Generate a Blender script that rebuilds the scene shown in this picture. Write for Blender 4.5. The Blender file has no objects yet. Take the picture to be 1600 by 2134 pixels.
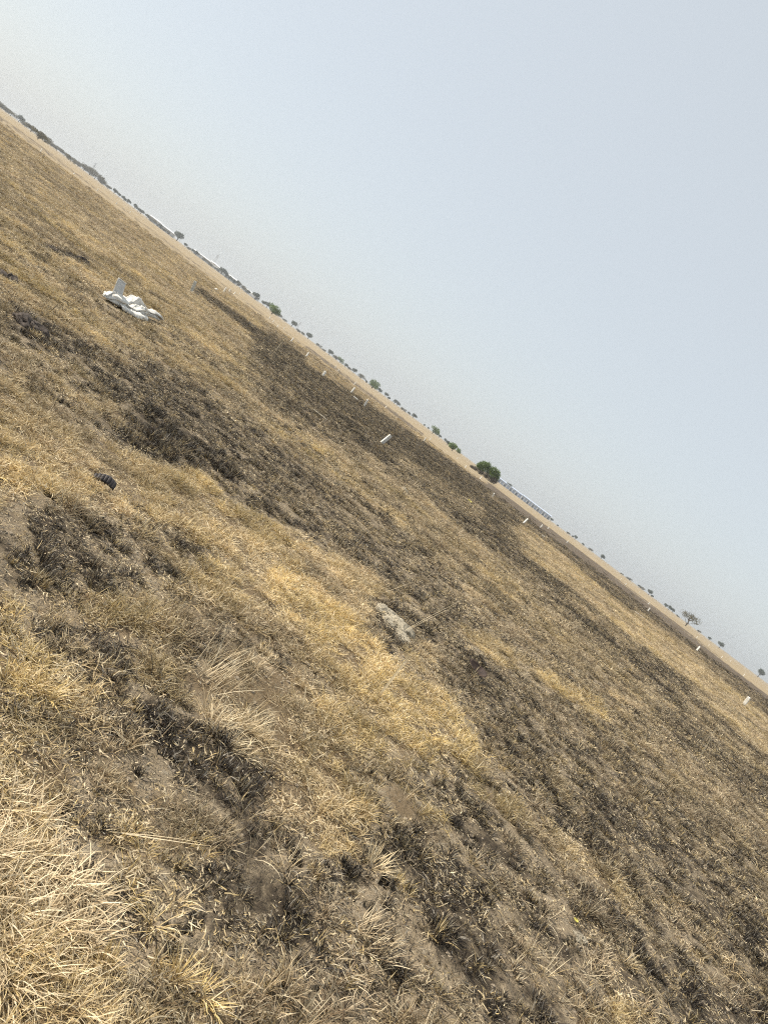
import bpy, math, random
import numpy as np
from mathutils import Vector, Matrix

R = math.radians
scene = bpy.context.scene
random.seed(7)
rng = np.random.default_rng(11)

# ------------------------------------------------------------------ camera
CAM_H = 1.55            # eye height of a standing person, metres
F_PX = 1603.0           # focal length in photograph pixels (26 mm equivalent phone lens)
U0, V0 = 800.0, 1067.0
ROLL = math.atan2(1203.0, 1600.0)          # the phone was held tilted: skyline falls to the right
CR, SR = math.cos(ROLL), math.sin(ROLL)
HZ = 195.0                                  # skyline lies this many pixels above the picture centre
PITCH = math.atan(HZ / F_PX)
Fw = Vector((0, math.cos(PITCH), -math.sin(PITCH)))
Rt = Vector((1, 0, 0))
Up = Vector((0, math.sin(PITCH), math.cos(PITCH)))

cam_data = bpy.data.cameras.new("camera")
cam = bpy.data.objects.new("camera", cam_data)
scene.collection.objects.link(cam)
Xc = Rt * CR + Up * SR
Yc = -Rt * SR + Up * CR
Zc = -Fw
cam.matrix_world = Matrix(((Xc.x, Yc.x, Zc.x, 0), (Xc.y, Yc.y, Zc.y, 0), (Xc.z, Yc.z, Zc.z, CAM_H), (0, 0, 0, 1)))
cam_data.sensor_fit = 'VERTICAL'
cam_data.sensor_height = 34.6
cam_data.lens = 34.6 * F_PX / 2134.0
cam_data.clip_start = 0.05
cam_data.clip_end = 20000
scene.camera = cam

# ------------------------------------------------------------------ sky, sun, exposure
SUN_AZ, SUN_EL = R(-82), R(42)     # clockwise from +Y: from the left, a little in front of the camera
world = bpy.data.worlds.new("World"); scene.world = world
world.use_nodes = True
wn, wl = world.node_tree.nodes, world.node_tree.links
wn.clear()
sky = wn.new('ShaderNodeTexSky'); sky.sky_type = 'NISHITA'; sky.sun_disc = False
sky.sun_elevation = SUN_EL; sky.sun_rotation = SUN_AZ
sky.air_density = 1.0; sky.dust_density = 2.0; sky.ozone_density = 1.0; sky.altitude = 0
hsv = wn.new('ShaderNodeHueSaturation'); hsv.inputs['Saturation'].default_value = 0.9
wl.new(sky.outputs[0], hsv.inputs['Color'])
veil = wn.new('ShaderNodeMix'); veil.data_type = 'RGBA'; veil.inputs[0].default_value = 0.74      # even veil of harmattan dust over the whole sky
veil.inputs[7].default_value = (4.85, 5.2, 5.38, 1); wl.new(hsv.outputs[0], veil.inputs[6])
bg = wn.new('ShaderNodeBackground'); bg.inputs['Strength'].default_value = 0.12
wl.new(veil.outputs[2], bg.inputs['Color'])
wo = wn.new('ShaderNodeOutputWorld'); wl.new(bg.outputs[0], wo.inputs['Surface'])

sun_data = bpy.data.lights.new("sun", 'SUN')
sun_data.energy = 5.0; sun_data.angle = R(0.9); sun_data.color = (1.0, 0.93, 0.82)
sun = bpy.data.objects.new("sun", sun_data); scene.collection.objects.link(sun)
sdir = Vector((math.sin(SUN_AZ) * math.cos(SUN_EL), math.cos(SUN_AZ) * math.cos(SUN_EL), math.sin(SUN_EL)))
sun.rotation_euler = (-sdir).to_track_quat('-Z', 'Y').to_euler()
sun.location = (0, 0, 60)

vs = scene.view_settings
vs.view_transform = 'Standard'; vs.look = 'None'; vs.exposure = 0.36; vs.gamma = 1.0; vs.use_curve_mapping = False
scene.cycles.use_denoising = False
scene.cycles.max_bounces = 3
scene.cycles.use_adaptive_sampling = True
scene.cycles.adaptive_threshold = 0.03
scene.cycles.filter_width = 1.15
scene.cycles.transparent_max_bounces = 8
scene.cycles.volume_bounces = 0

# ------------------------------------------------------------------ pixel <-> ground helpers
def ray(u, v):
    s = (u - U0) * CR + (v - V0) * SR
    q = -(u - U0) * SR + (v - V0) * CR
    return Fw + Rt * (s / F_PX) - Up * (q / F_PX)
def below(u, v):                       # pixels below the skyline
    return -((u) * SR - (v - 222.0) * CR)
def gpt(u, v, z=0.0):                  # the point of the flat ground seen at a pixel
    d = ray(u, v)
    k = (z - CAM_H) / d.z
    return Vector((d.x * k, d.y * k, z))
def at_depth(u, v, dist):              # ground point in the direction of a pixel at a known distance
    d = ray(u, v); h = math.hypot(d.x, d.y)
    return Vector((d.x / h * dist, d.y / h * dist, 0))

# ------------------------------------------------------------------ numpy noise
def _hash(ix, iy, seed):
    h = (ix.astype(np.int64) * 374761393 + iy.astype(np.int64) * 668265263 + seed * 1442695041) & 0xffffffff
    h = ((h ^ (h >> 13)) * 1274126177) & 0xffffffff
    h = ((h ^ (h >> 16)) * 2246822519) & 0xffffffff
    return ((h ^ (h >> 15)) & 0xffffff) / float(0xffffff)
def vnoise(x, y, seed=0):
    ix, iy = np.floor(x), np.floor(y)
    fx, fy = x - ix, y - iy
    fx = fx * fx * fx * (fx * (fx * 6 - 15) + 10); fy = fy * fy * fy * (fy * (fy * 6 - 15) + 10)
    a, b = _hash(ix, iy, seed), _hash(ix + 1, iy, seed)
    c, d = _hash(ix, iy + 1, seed), _hash(ix + 1, iy + 1, seed)
    return (a * (1 - fx) + b * fx) * (1 - fy) + (c * (1 - fx) + d * fx) * fy
def fbm(x, y, scale, octs=4, seed=0, gain=0.5):
    v = np.zeros_like(x); a = 1.0; tot = 0; x = x / scale; y = y / scale
    for o in range(octs):
        v += a * (vnoise(x, y, seed + o * 17) * 2 - 1); tot += a
        x, y = x * 1.94 * 0.8 - y * 1.94 * 0.6 + 3.7, x * 1.94 * 0.6 + y * 1.94 * 0.8 + 9.1
        a *= gain
    return v / tot
def sstep(a, b, x):
    t = np.clip((x - a) / (b - a), 0, 1); return t * t * (3 - 2 * t)

# ------------------------------------------------------------------ where the field burnt: strokes on the ground
# (u1, v1, u2, v2, half width in photo pixels, burnt 0..1, weight)
STROKES = [
    # broad zones
    (-100, 300, 450, 640, 120, .20, 1), (0, 560, 380, 800, 55, .30, .9),
    (560, 730, 1700, 1590, 46, .90, 1), (360, 900, 1700, 1950, 130, .82, .95),
    (700, 1650, 1700, 2500, 330, .74, .9), (0, 1450, 600, 2134, 420, .55, .8),
    (800, 1200, 1700, 1870, 60, .64, .7),
    # straw
    (0, 870, 420, 1055, 72, .03, 1), (0, 960, 200, 1030, 50, .03, 1), (420, 1060, 740, 1240, 48, .05, 1),
    (480, 1210, 690, 1320, 80, .06, 1), (690, 1320, 820, 1480, 85, .05, 1), (820, 1480, 870, 1650, 70, .06, 1),
    (540, 1580, 720, 1700, 75, .08, 1), (560, 1450, 700, 1560, 90, .05, 1), (870, 1400, 950, 1530, 50, .15, .9),
    (20, 1270, 330, 1310, 48, .10, .9), (0, 1400, 150, 1450, 45, .08, .9), (1000, 1640, 1300, 1880, 26, .12, .95),
    (1230, 2150, 1340, 2110, 32, .08, .9), (0, 1700, 130, 2050, 110, .05, 1), (0, 2080, 300, 2150, 60, .05, 1),
    (230, 1740, 330, 1810, 55, .10, .9), (0, 1560, 90, 1600, 50, .12, .9), (360, 1420, 520, 1540, 60, .10, .9),
    (1080, 1110, 1330, 1320, 20, .22, .9), (830, 960, 1000, 1075, 14, .25, .8), (950, 1300, 1250, 1500, 22, .30, .6),
    (1000, 1330, 1130, 1420, 20, .2, .6),
    # scorched black
    (310, 1490, 520, 1600, 46, .98, 1), (525, 1600, 520, 1770, 34, .98, 1), (380, 1560, 450, 1690, 50, .85, .9),
    (470, 1790, 640, 1960, 62, .90, .9), (0, 1110, 250, 1180, 75, .78, .9), (150, 1330, 260, 1380, 30, .8, .8),
    (40, 680, 210, 760, 24, .92, .9), (200, 760, 340, 900, 26, .82, .8), (290, 880, 480, 985, 34, .95, .9),
    (-10, 570, 32, 590, 9, .98, .9), (88, 512, 182, 550, 7, .98, .9), (640, 1090, 930, 1270, 38, .85, .8),
    (940, 1930, 1110, 2134, 66, .92, .9), (1330, 2050, 1600, 2150, 60, .92, .9), (1120, 1560, 1420, 1790, 34, .80, .7),
    (700, 1560, 740, 1620, 8, .9, .4), (870, 1640, 980, 1720, 40, .8, .8), (1080, 1480, 1180, 1560, 30, .85, .6),
    (1400, 1500, 1620, 1690, 34, .85, .7), (820, 960, 1060, 1130, 26, .9, .5),
    # stripes parallel to the skyline, far out
    (405, 606, 650, 772, 9, .95, 1), (640, 770, 1000, 1010, 24, .95, .9),
    (640, 752, 1010, 1003, 7, .15, .75),
    (1120, 1142, 1700, 1600, 22, .02, 1), (1330, 1300, 1700, 1592, 28, .04, .9),
    (1020, 1015, 1700, 1532, 9, .97, 1),
    (-50, 204, 870, 900, 2.4, .7, .5), (-60, 205, 130, 338, 5, .6, .6), (640, 724, 880, 905, 3, .8, .8),
]
def _pol(u, v):
    g = gpt(u, v); return math.atan2(g.x, g.y), math.log(max(math.hypot(g.x, g.y), .3))
_SP = []
for (u1, v1, u2, v2, hw, val, wt) in STROKES:
    a1, l1 = _pol(u1, v1); a2, l2 = _pol(u2, v2)
    t0 = max(8.0, .5 * (below(u1, v1) + below(u2, v2)))
    _SP.append((a1, l1, a2, l2, t0, hw, val, wt))
FAR_EDGE = math.log(CAM_H * F_PX / 24.0)
def burn_map(x, y):
    az = np.arctan2(x, y); r = np.hypot(x, y) + 1e-6; lr = np.log(np.maximum(r, .3))
    n1 = fbm(az * 6, lr * 5, 1.0, 4, 5); n2 = fbm(az * 6, lr * 5, 1.0, 4, 55)
    b = np.full_like(x, .45)
    b = np.where(lr > FAR_EDGE + .04 * n1, .04, b)
    for (a1, l1, a2, l2, t0, hw, val, wt) in _SP:
        px, py = az * F_PX, lr * t0
        ax, ay, bx, by = a1 * F_PX, l1 * t0, a2 * F_PX, l2 * t0
        px = px + n1 * hw * .8; py = py + n2 * hw * .8
        dx, dy = bx - ax, by - ay
        k = np.clip(((px - ax) * dx + (py - ay) * dy) / (dx * dx + dy * dy + 1e-9), 0, 1)
        d = np.hypot(px - ax - k * dx, py - ay - k * dy)
        m = (1 - sstep(.6 * hw, 1.25 * hw, d)) * wt
        b = b * (1 - m) + val * m
    return b
def burn_fine(x, y, b=None):
    """burnt fraction with its patchiness, in metres on the ground"""
    if b is None: b = burn_map(x, y)
    r = np.hypot(x, y)
    p = fbm(x, y, .60, 3, 21) * .34 + fbm(x, y, .17, 3, 31) * .62
    pf = fbm(x, y, 3.2, 4, 41) * .32
    amp = .35 + .65 * np.clip(4 * b * (1 - b), 0, 1)
    return np.clip(b + p * amp + pf * amp * np.clip(r / 14, 0.2, 1) * np.clip(1.3 - r / 55, .25, 1), 0, 1)
def bare_map(x, y):
    """bare soil showing between the tufts"""
    return sstep(.12, .42, .6 * fbm(x, y, .75, 4, 71) + .9 * fbm(x, y, .17, 3, 81))

# ------------------------------------------------------------------ relief of the ground
CRACKS = []                # (list of ground points, half width, depth)
def crack(pix, hw, dep, seed):
    rr = random.Random(seed); pts = []
    for (a, b) in zip(pix[:-1], pix[1:]):
        n = 5
        for i in range(n):
            k = i / n
            g = gpt(a[0] + (b[0] - a[0]) * k, a[1] + (b[1] - a[1]) * k)
            pts.append((g.x + rr.uniform(-.016, .016), g.y + rr.uniform(-.016, .016)))
    g = gpt(*pix[-1]); pts.append((g.x, g.y)); CRACKS.append((pts, hw, dep))
crack([(355, 1945), (390, 1930), (425, 1915)], .014, .09, 1)
crack([(190, 1497), (212, 1504), (238, 1503)], .016, .09, 2)
crack([(338, 1573), (352, 1578), (400, 1590), (415, 1586)], .010, .05, 3)
crack([(790, 1672), (795, 1710), (797, 1740), (808, 1762)], .014, .08, 4)
crack([(806, 1800), (800, 1830), (803, 1850)], .010, .06, 5)
crack([(776, 1892), (783, 1902)], .018, .10, 6)
crack([(1170, 1968), (1205, 1966), (1222, 1974), (1248, 1976)], .014, .08, 7)
crack([(1370, 1752), (1384, 1775), (1384, 1796)], .012, .06, 8)
crack([(352, 1990), (385, 2010), (395, 2060)], .012, .07, 9)
crack([(720, 1608), (735, 1615)], .018, .08, 10)
crack([(612, 1795), (625, 1800)], .015, .08, 11)
crack([(100, 1035), (118, 1046)], .03, .10, 12)
crack([(60, 700), (72, 712)], .05, .14, 13)
crack([(1590, 2000), (1612, 2010)], .02, .09, 14)
crack([(640, 1460), (660, 1490), (690, 1500)], .008, .05, 15)
crack([(1060, 1830), (1110, 1880), (1150, 1890)], .006, .04, 16)
crack([(570, 2000), (640, 2060), (700, 2070)], .005, .03, 17)
crack([(820, 2010), (870, 2060), (880, 2110)], .005, .03, 18)
def height(x, y):
    r = np.hypot(x, y)
    h = .030 * fbm(x, y, 1.9, 3, 101) * np.clip(r / 3, .35, 1)
    h = h + .018 * fbm(x, y, .42, 3, 111)
    h = h + .010 * fbm(x, y, .11, 3, 121) * (r < 30)
    cl = np.abs(fbm(x, y, .05, 2, 131))
    h = h - .006 * (1 - sstep(0, .10, cl)) * (r < 14)
    h = h + .05 * fbm(x, y, 14, 2, 141) * np.clip((r - 6) / 20, 0, 1)
    h = h * np.clip(1.4 - r / 900, .15, 1)
    near = r < 16
    if near.any():
        xs, ys = x[near], y[near]; dep = np.zeros_like(xs)
        for pts, hw, dp in CRACKS:
            lo = np.min(pts, axis=0) - 6 * hw; hi = np.max(pts, axis=0) + 6 * hw
            sel = (xs > lo[0]) & (xs < hi[0]) & (ys > lo[1]) & (ys < hi[1])
            if not sel.any(): continue
            sx, sy = xs[sel], ys[sel]; dm = np.full_like(sx, 9.)
            wv = fbm(sx, sy, .03, 2, 151) * hw * .7
            for (p, q) in zip(pts[:-1], pts[1:]):
                dx, dy = q[0] - p[0], q[1] - p[1]
                k = np.clip(((sx - p[0]) * dx + (sy - p[1]) * dy) / (dx * dx + dy * dy + 1e-9), 0, 1)
                dm = np.minimum(dm, np.hypot(sx - p[0] - k * dx, sy - p[1] - k * dy) + wv)
            c = dp * (1 - sstep(.5 * hw, 1.15 * hw, dm)) - .010 * np.exp(-((dm - 2.2 * hw) / (1.3 * hw)) ** 2)
            dep[sel] = np.where(np.abs(c) > np.abs(dep[sel]), c, dep[sel])
        h = h.copy(); h[near] -= dep
    return h
def hz(x, y):
    return float(height(np.array([float(x)]), np.array([float(y)]))[0])

# ------------------------------------------------------------------ helpers: meshes, objects, tags
COL = scene.collection
def link_mesh(name, verts, faces, mat, parent=None, attrs=None, smooth=False):
    me = bpy.data.meshes.new(name)
    me.from_pydata([tuple(v) for v in verts], [], [tuple(f) for f in faces])
    if attrs:
        for k, a in attrs.items():
            at = me.attributes.new(k, 'FLOAT', 'POINT'); at.data.foreach_set('value', np.asarray(a, dtype=np.float32))
    if smooth:
        me.polygons.foreach_set('use_smooth', np.ones(len(me.polygons), dtype=bool))
    me.update()
    if mat: me.materials.append(mat)
    o = bpy.data.objects.new(name, me); COL.objects.link(o)
    if parent: o.parent = parent
    return o
def tag(o, label, cat, group=None):
    o['label'] = label; o['category'] = cat
    if group: o['group'] = group
    return o
def thing(name, loc, rz=0.0):
    o = bpy.data.objects.new(name, None); COL.objects.link(o)
    o.location = loc; o.rotation_euler = (0, 0, rz); o.empty_display_size = .2
    return o
def dup(root, label=None):
    c = root.copy(); COL.objects.link(c)
    for ch in list(root.children):
        k = ch.copy(); COL.objects.link(k); k.parent = c
        for g in list(ch.children):
            m = g.copy(); COL.objects.link(m); m.parent = k
    if label: c['label'] = label
    return c
ONES = ['', 'first', 'second', 'third', 'fourth', 'fifth', 'sixth', 'seventh', 'eighth', 'ninth', 'tenth', 'eleventh', 'twelfth',
        'thirteenth', 'fourteenth', 'fifteenth', 'sixteenth', 'seventeenth', 'eighteenth', 'nineteenth']
TENS = {2: 'twent', 3: 'thirt', 4: 'fort', 5: 'fift', 6: 'sixt', 7: 'sevent', 8: 'eight', 9: 'ninet'}
def ordinal(n):
    if n < 20: return ONES[n]
    if n >= 100: return 'hundred-and-' + ordinal(n - 100) if n > 100 else 'hundredth'
    return TENS[n // 10] + ('ieth' if n % 10 == 0 else 'y-' + ONES[n % 10])

def box(bm, x0, x1, y0, y1, z0, z1):
    v, f = bm; n = len(v)
    v += [(x0, y0, z0), (x1, y0, z0), (x1, y1, z0), (x0, y1, z0), (x0, y0, z1), (x1, y0, z1), (x1, y1, z1), (x0, y1, z1)]
    f += [(n, n + 3, n + 2, n + 1), (n + 4, n + 5, n + 6, n + 7), (n, n + 1, n + 5, n + 4), (n + 1, n + 2, n + 6, n + 5), (n + 2, n + 3, n + 7, n + 6), (n + 3, n, n + 4, n + 7)]
    return bm
def tube(bm, pts, rad, n=6):
    v, f = bm; base = len(v); P = [Vector(p) for p in pts]
    for i, p in enumerate(P):
        d = (P[min(i + 1, len(P) - 1)] - P[max(i - 1, 0)]).normalized()
        a = d.orthogonal().normalized() if abs(d.z) < .95 else Vector((1, 0, 0))
        a = (a - d * a.dot(d)).normalized(); b = d.cross(a)
        for k in range(n):
            t = 2 * math.pi * k / n
            v.append(tuple(p + (a * math.cos(t) + b * math.sin(t)) * rad[i]))
    for i in range(len(P) - 1):
        for k in range(n):
            k2 = (k + 1) % n
            f.append((base + i * n + k, base + i * n + k2, base + (i + 1) * n + k2, base + (i + 1) * n + k))
    f.append(tuple(base + (len(P) - 1) * n + k for k in range(n)))
    f.append(tuple(base + k for k in reversed(range(n))))
    return bm

# ------------------------------------------------------------------ materials
def new_mat(name):
    m = bpy.data.materials.new(name); m.use_nodes = True
    nt = m.node_tree; nt.nodes.clear()
    out = nt.nodes.new('ShaderNodeOutputMaterial')
    return m, nt.nodes, nt.links, out
def mixc(nd, lk, fac, a, b, blend='MIX'):
    n = nd.new('ShaderNodeMix'); n.data_type = 'RGBA'; n.blend_type = blend
    for sock, val in ((n.inputs[0], fac), (n.inputs[6], a), (n.inputs[7], b)):
        if hasattr(val, 'links') or hasattr(val, 'is_output'): lk.new(val, sock)
        elif isinstance(val, (int, float)): sock.default_value = val
        else: sock.default_value = (*val, 1)
    return n.outputs[2]
def mth(nd, lk, op, a, b=None, c=None, clamp=False):
    n = nd.new('ShaderNodeMath'); n.operation = op; n.use_clamp = clamp
    for i, val in enumerate((a, b, c)):
        if val is None: continue
        if isinstance(val, (int, float)): n.inputs[i].default_value = val
        else: lk.new(val, n.inputs[i])
    return n.outputs[0]
def attr(nd, name, typ='GEOMETRY'):
    n = nd.new('ShaderNodeAttribute'); n.attribute_name = name; n.attribute_type = typ
    return n.outputs['Fac']
def noise(nd, lk, scale, detail=4, rough=.55, vec=None):
    n = nd.new('ShaderNodeTexNoise'); n.inputs['Scale'].default_value = scale
    n.inputs['Detail'].default_value = detail; n.inputs['Roughness'].default_value = rough
    if vec is not None: lk.new(vec, n.inputs['Vector'])
    return n.outputs['Fac']
def remap(nd, lk, v, a, b, c=0., d=1.):
    n = nd.new('ShaderNodeMapRange'); n.inputs[1].default_value = a; n.inputs[2].default_value = b
    n.inputs[3].default_value = c; n.inputs[4].default_value = d
    lk.new(v, n.inputs[0]); return n.outputs[0]

def simple_mat(name, col, rough=.8, var=.25, scale=8, bump=0., bscale=40, spec=.3, trans=0.):
    m, nd, lk, out = new_mat(name)
    tc = nd.new('ShaderNodeTexCoord').outputs['Object']
    f = noise(nd, lk, scale, 5, .6, tc)
    lo = tuple(c * (1 - var) for c in col); hi = tuple(min(1, c * (1 + var)) for c in col)
    c = mixc(nd, lk, remap(nd, lk, f, .3, .7), lo, hi)
    b = nd.new('ShaderNodeBsdfPrincipled'); b.inputs['Roughness'].default_value = rough
    b.inputs['Specular IOR Level'].default_value = spec
    lk.new(c, b.inputs['Base Color'])
    if bump:
        bp = nd.new('ShaderNodeBump'); bp.inputs['Strength'].default_value = 1; bp.inputs['Distance'].default_value = bump
        lk.new(noise(nd, lk, bscale, 5, .6, tc), bp.inputs['Height']); lk.new(bp.outputs[0], b.inputs['Normal'])
    sh = b.outputs[0]
    if trans:
        t = nd.new('ShaderNodeBsdfTranslucent'); lk.new(c, t.inputs[0])
        mx = nd.new('ShaderNodeMixShader'); mx.inputs[0].default_value = trans
        lk.new(sh, mx.inputs[1]); lk.new(t.outputs[0], mx.inputs[2]); sh = mx.outputs[0]
    lk.new(sh, out.inputs['Surface'])
    return m

GOLD, TAN, PALE, BROWN = (.63, .47, .185), (.45, .35, .225), (.74, .63, .43), (.17, .108, .055)
CHAR, CHARB, ASH = (.020, .017, .015), (.060, .044, .030), (.30, .27, .22)

def grass_mat(name, inst=True):
    m, nd, lk, out = new_mat(name)
    ty = 'INSTANCER' if inst else 'GEOMETRY'
    tint = attr(nd, 'tint', ty); burn = attr(nd, 'burn', ty); bl = attr(nd, 'bl'); hh = attr(nd, 'hh')
    r2 = mth(nd, lk, 'FRACT', mth(nd, lk, 'MULTIPLY', bl, 7.31)); r3 = mth(nd, lk, 'FRACT', mth(nd, lk, 'MULTIPLY', bl, 13.7))
    c = mixc(nd, lk, tint, GOLD, TAN)
    c = mixc(nd, lk, remap(nd, lk, bl, .45, .95), c, PALE)
    c = mixc(nd, lk, remap(nd, lk, bl, .32, .0), c, BROWN)
    c = mixc(nd, lk, mth(nd, lk, 'MULTIPLY', remap(nd, lk, hh, .5, 0), .35), c, BROWN)      # browner towards the foot of each blade
    dark = mixc(nd, lk, r3, CHAR, CHARB)
    dark = mixc(nd, lk, remap(nd, lk, r3, .86, .9), dark, ASH)
    k = remap(nd, lk, mth(nd, lk, 'SUBTRACT', burn, r2), -.04, .10)
    c = mixc(nd, lk, k, c, dark)
    val = attr(nd, 'val', ty)
    c = mixc(nd, lk, 1.0, c, val, 'MULTIPLY')
    d = nd.new('ShaderNodeBsdfPrincipled'); d.inputs['Roughness'].default_value = .65; d.inputs['Specular IOR Level'].default_value = .25
    lk.new(c, d.inputs['Base Color'])
    t = nd.new('ShaderNodeBsdfTranslucent'); lk.new(c, t.inputs[0])
    mx = nd.new('ShaderNodeMixShader'); mx.inputs[0].default_value = .2
    lk.new(d.outputs[0], mx.inputs[1]); lk.new(t.outputs[0], mx.inputs[2]); lk.new(mx.outputs[0], out.inputs['Surface'])
    return m

def ground_mat():
    m, nd, lk, out = new_mat("burnt_field_soil")
    P = nd.new('ShaderNodeTexCoord').outputs['Object']
    burn = attr(nd, 'burn'); cov = attr(nd, 'cov'); tone = attr(nd, 'tone'); dist = attr(nd, 'dist')
    # soil
    n1 = noise(nd, lk, 3.0, 6, .62, P); n2 = noise(nd, lk, 26, 6, .65, P); n3 = noise(nd, lk, 140, 4, .6, P)
    soil = mixc(nd, lk, remap(nd, lk, n1, .3, .7), (.195, .152, .100), (.300, .240, .162))
    soil = mixc(nd, lk, remap(nd, lk, n2, .52, .75), soil, (.38, .33, .25))
    soil = mixc(nd, lk, remap(nd, lk, n3, .52, .72), soil, (.060, .046, .032))
    soot = mixc(nd, lk, remap(nd, lk, n2, .4, .7), (.024, .019, .014), (.075, .058, .040))
    kb = remap(nd, lk, mth(nd, lk, 'ADD', burn, mth(nd, lk, 'MULTIPLY', mth(nd, lk, 'SUBTRACT', n2, .5), 1.1)), .68, 1.05)
    near = mixc(nd, lk, kb, soil, soot)
    thatch_shade = mixc(nd, lk, tone, (.155, .105, .05), (.14, .10, .058))  # thatch under the turf, its colour darkened to stand for shade in the gaps
    kt = mth(nd, lk, 'MULTIPLY', remap(nd, lk, mth(nd, lk, 'ADD', burn, mth(nd, lk, 'MULTIPLY', mth(nd, lk, 'SUBTRACT', n3, .5), .8)), .42, .10), .75)
    near = mixc(nd, lk, kt, near, thatch_shade)
    # far cover, where single tufts can no longer be told apart
    f1 = noise(nd, lk, .9, 7, .68, P); f2 = noise(nd, lk, .13, 5, .6, P); f3 = noise(nd, lk, .025, 4, .55, P)
    straw = mixc(nd, lk, remap(nd, lk, f1, .35, .65), (.24, .185, .112), (.33, .26, .162))
    straw = mixc(nd, lk, remap(nd, lk, f2, .42, .66), straw, (.385, .305, .195))
    straw = mixc(nd, lk, mth(nd, lk, 'MULTIPLY', remap(nd, lk, f3, .5, .7), .5), straw, (.22, .17, .105))
    chard = mixc(nd, lk, remap(nd, lk, f1, .35, .68), (.085, .066, .048), (.165, .128, .088))
    kf = remap(nd, lk, mth(nd, lk, 'ADD', burn, mth(nd, lk, 'MULTIPLY', mth(nd, lk, 'SUBTRACT', f1, .5), .5)), .25, .80)
    far = mixc(nd, lk, kf, straw, chard)
    c = mixc(nd, lk, cov, near, far)
    b = nd.new('ShaderNodeBsdfPrincipled'); b.inputs['Roughness'].default_value = .95; b.inputs['Specular IOR Level'].default_value = .12
    lk.new(c, b.inputs['Base Color'])
    vo = nd.new('ShaderNodeTexVoronoi'); vo.feature = 'DISTANCE_TO_EDGE'; vo.inputs['Scale'].default_value = 13
    wv = nd.new('ShaderNodeVectorMath'); wv.operation = 'ADD'
    nn = nd.new('ShaderNodeTexNoise'); nn.inputs['Scale'].default_value = 9; nn.inputs['Detail'].default_value = 4; lk.new(P, nn.inputs['Vector'])
    sc = nd.new('ShaderNodeVectorMath'); sc.operation = 'SCALE'; sc.inputs['Scale'].default_value = .12; lk.new(nn.outputs['Color'], sc.inputs[0])
    lk.new(P, wv.inputs[0]); lk.new(sc.outputs[0], wv.inputs[1]); lk.new(wv.outputs[0], vo.inputs['Vector'])
    crk = remap(nd, lk, vo.outputs['Distance'], 0, .05)
    hgt = mth(nd, lk, 'ADD', mth(nd, lk, 'MULTIPLY', crk, .16), mth(nd, lk, 'ADD', mth(nd, lk, 'MULTIPLY', n2, .8), mth(nd, lk, 'MULTIPLY', n3, .45)))
    bp = nd.new('ShaderNodeBump'); bp.inputs['Distance'].default_value = .018; bp.inputs['Strength'].default_value = .9
    lk.new(hgt, bp.inputs['Height']); lk.new(bp.outputs[0], b.inputs['Normal'])
    lk.new(b.outputs[0], out.inputs['Surface'])
    return m

M_GROUND = ground_mat()
M_GRASS = grass_mat("dry_grass_blades", True)
M_TUFT = grass_mat("dry_grass_tuft_blades", False)
M_POST = simple_mat("whitewashed_concrete", (.80, .77, .69), .85, .12, 9, .004, 50)
M_CRUMB = simple_mat("dry_soil_crumbs", (.24, .195, .14), .95, .35, 3, .0)
M_POSTG = simple_mat("weathered_concrete", (.50, .50, .45), .9, .22, 9, .004, 50)
M_SACK = simple_mat("white_woven_plastic", (.78, .75, .68), .55, .10, 5, .002, 260, .4, .22)
M_SACKG = simple_mat("grey_woven_plastic", (.60, .60, .58), .6, .16, 14, .003, 300, .4, .15)
M_CLAY = simple_mat("pale_dry_clay", (.36, .315, .235), .95, .32, 20, .030, 34)
M_CLOD = simple_mat("scorched_clod", (.075, .060, .050), .95, .4, 12, .012, 30)
M_BARK = simple_mat("grey_brown_bark", (.085, .068, .052), .9, .3, 6)
M_LEAF = simple_mat("dark_evergreen_leaves", (.036, .056, .022), .6, .35, 1.2, trans=.2)
M_LEAFG = simple_mat("fresh_green_leaves", (.115, .175, .030), .55, .35, 1.0, trans=.25)
M_SCRUB = simple_mat("olive_grey_scrub_leaves", (.125, .112, .066), .75, .3, 1.0, trans=.2)
M_TWIG = simple_mat("dry_twigs", (.16, .135, .105), .85, .3, 2.0, trans=.1)
M_WHITEW = simple_mat("white_sheet_metal", (.80, .80, .79), .5, .04, .3)
M_GREYW = simple_mat("pale_grey_wall", (.42, .43, .43), .8, .08, .3)
M_BLUEW = simple_mat("blue_grey_sheet_metal", (.30, .36, .47), .6, .08, .3)
M_BLUER = simple_mat("pale_blue_roofing", (.46, .52, .62), .5, .06, .3)
M_DARKW = simple_mat("dark_opening", (.05, .055, .06), .7, .1, 1)
M_STEEL = simple_mat("galvanised_steel", (.30, .31, .32), .6, .1, 1)
M_BLACK = simple_mat("scorched_rubber", (.030, .024, .023), .6, .25, 30, .001, 200)
M_DRYL = simple_mat("curled_brown_leaf", (.042, .027, .021), .7, .3, 25, .001, 120)
M_YEL = simple_mat("yellow_leaf", (.50, .44, .10), .6, .15, 25)

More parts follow.
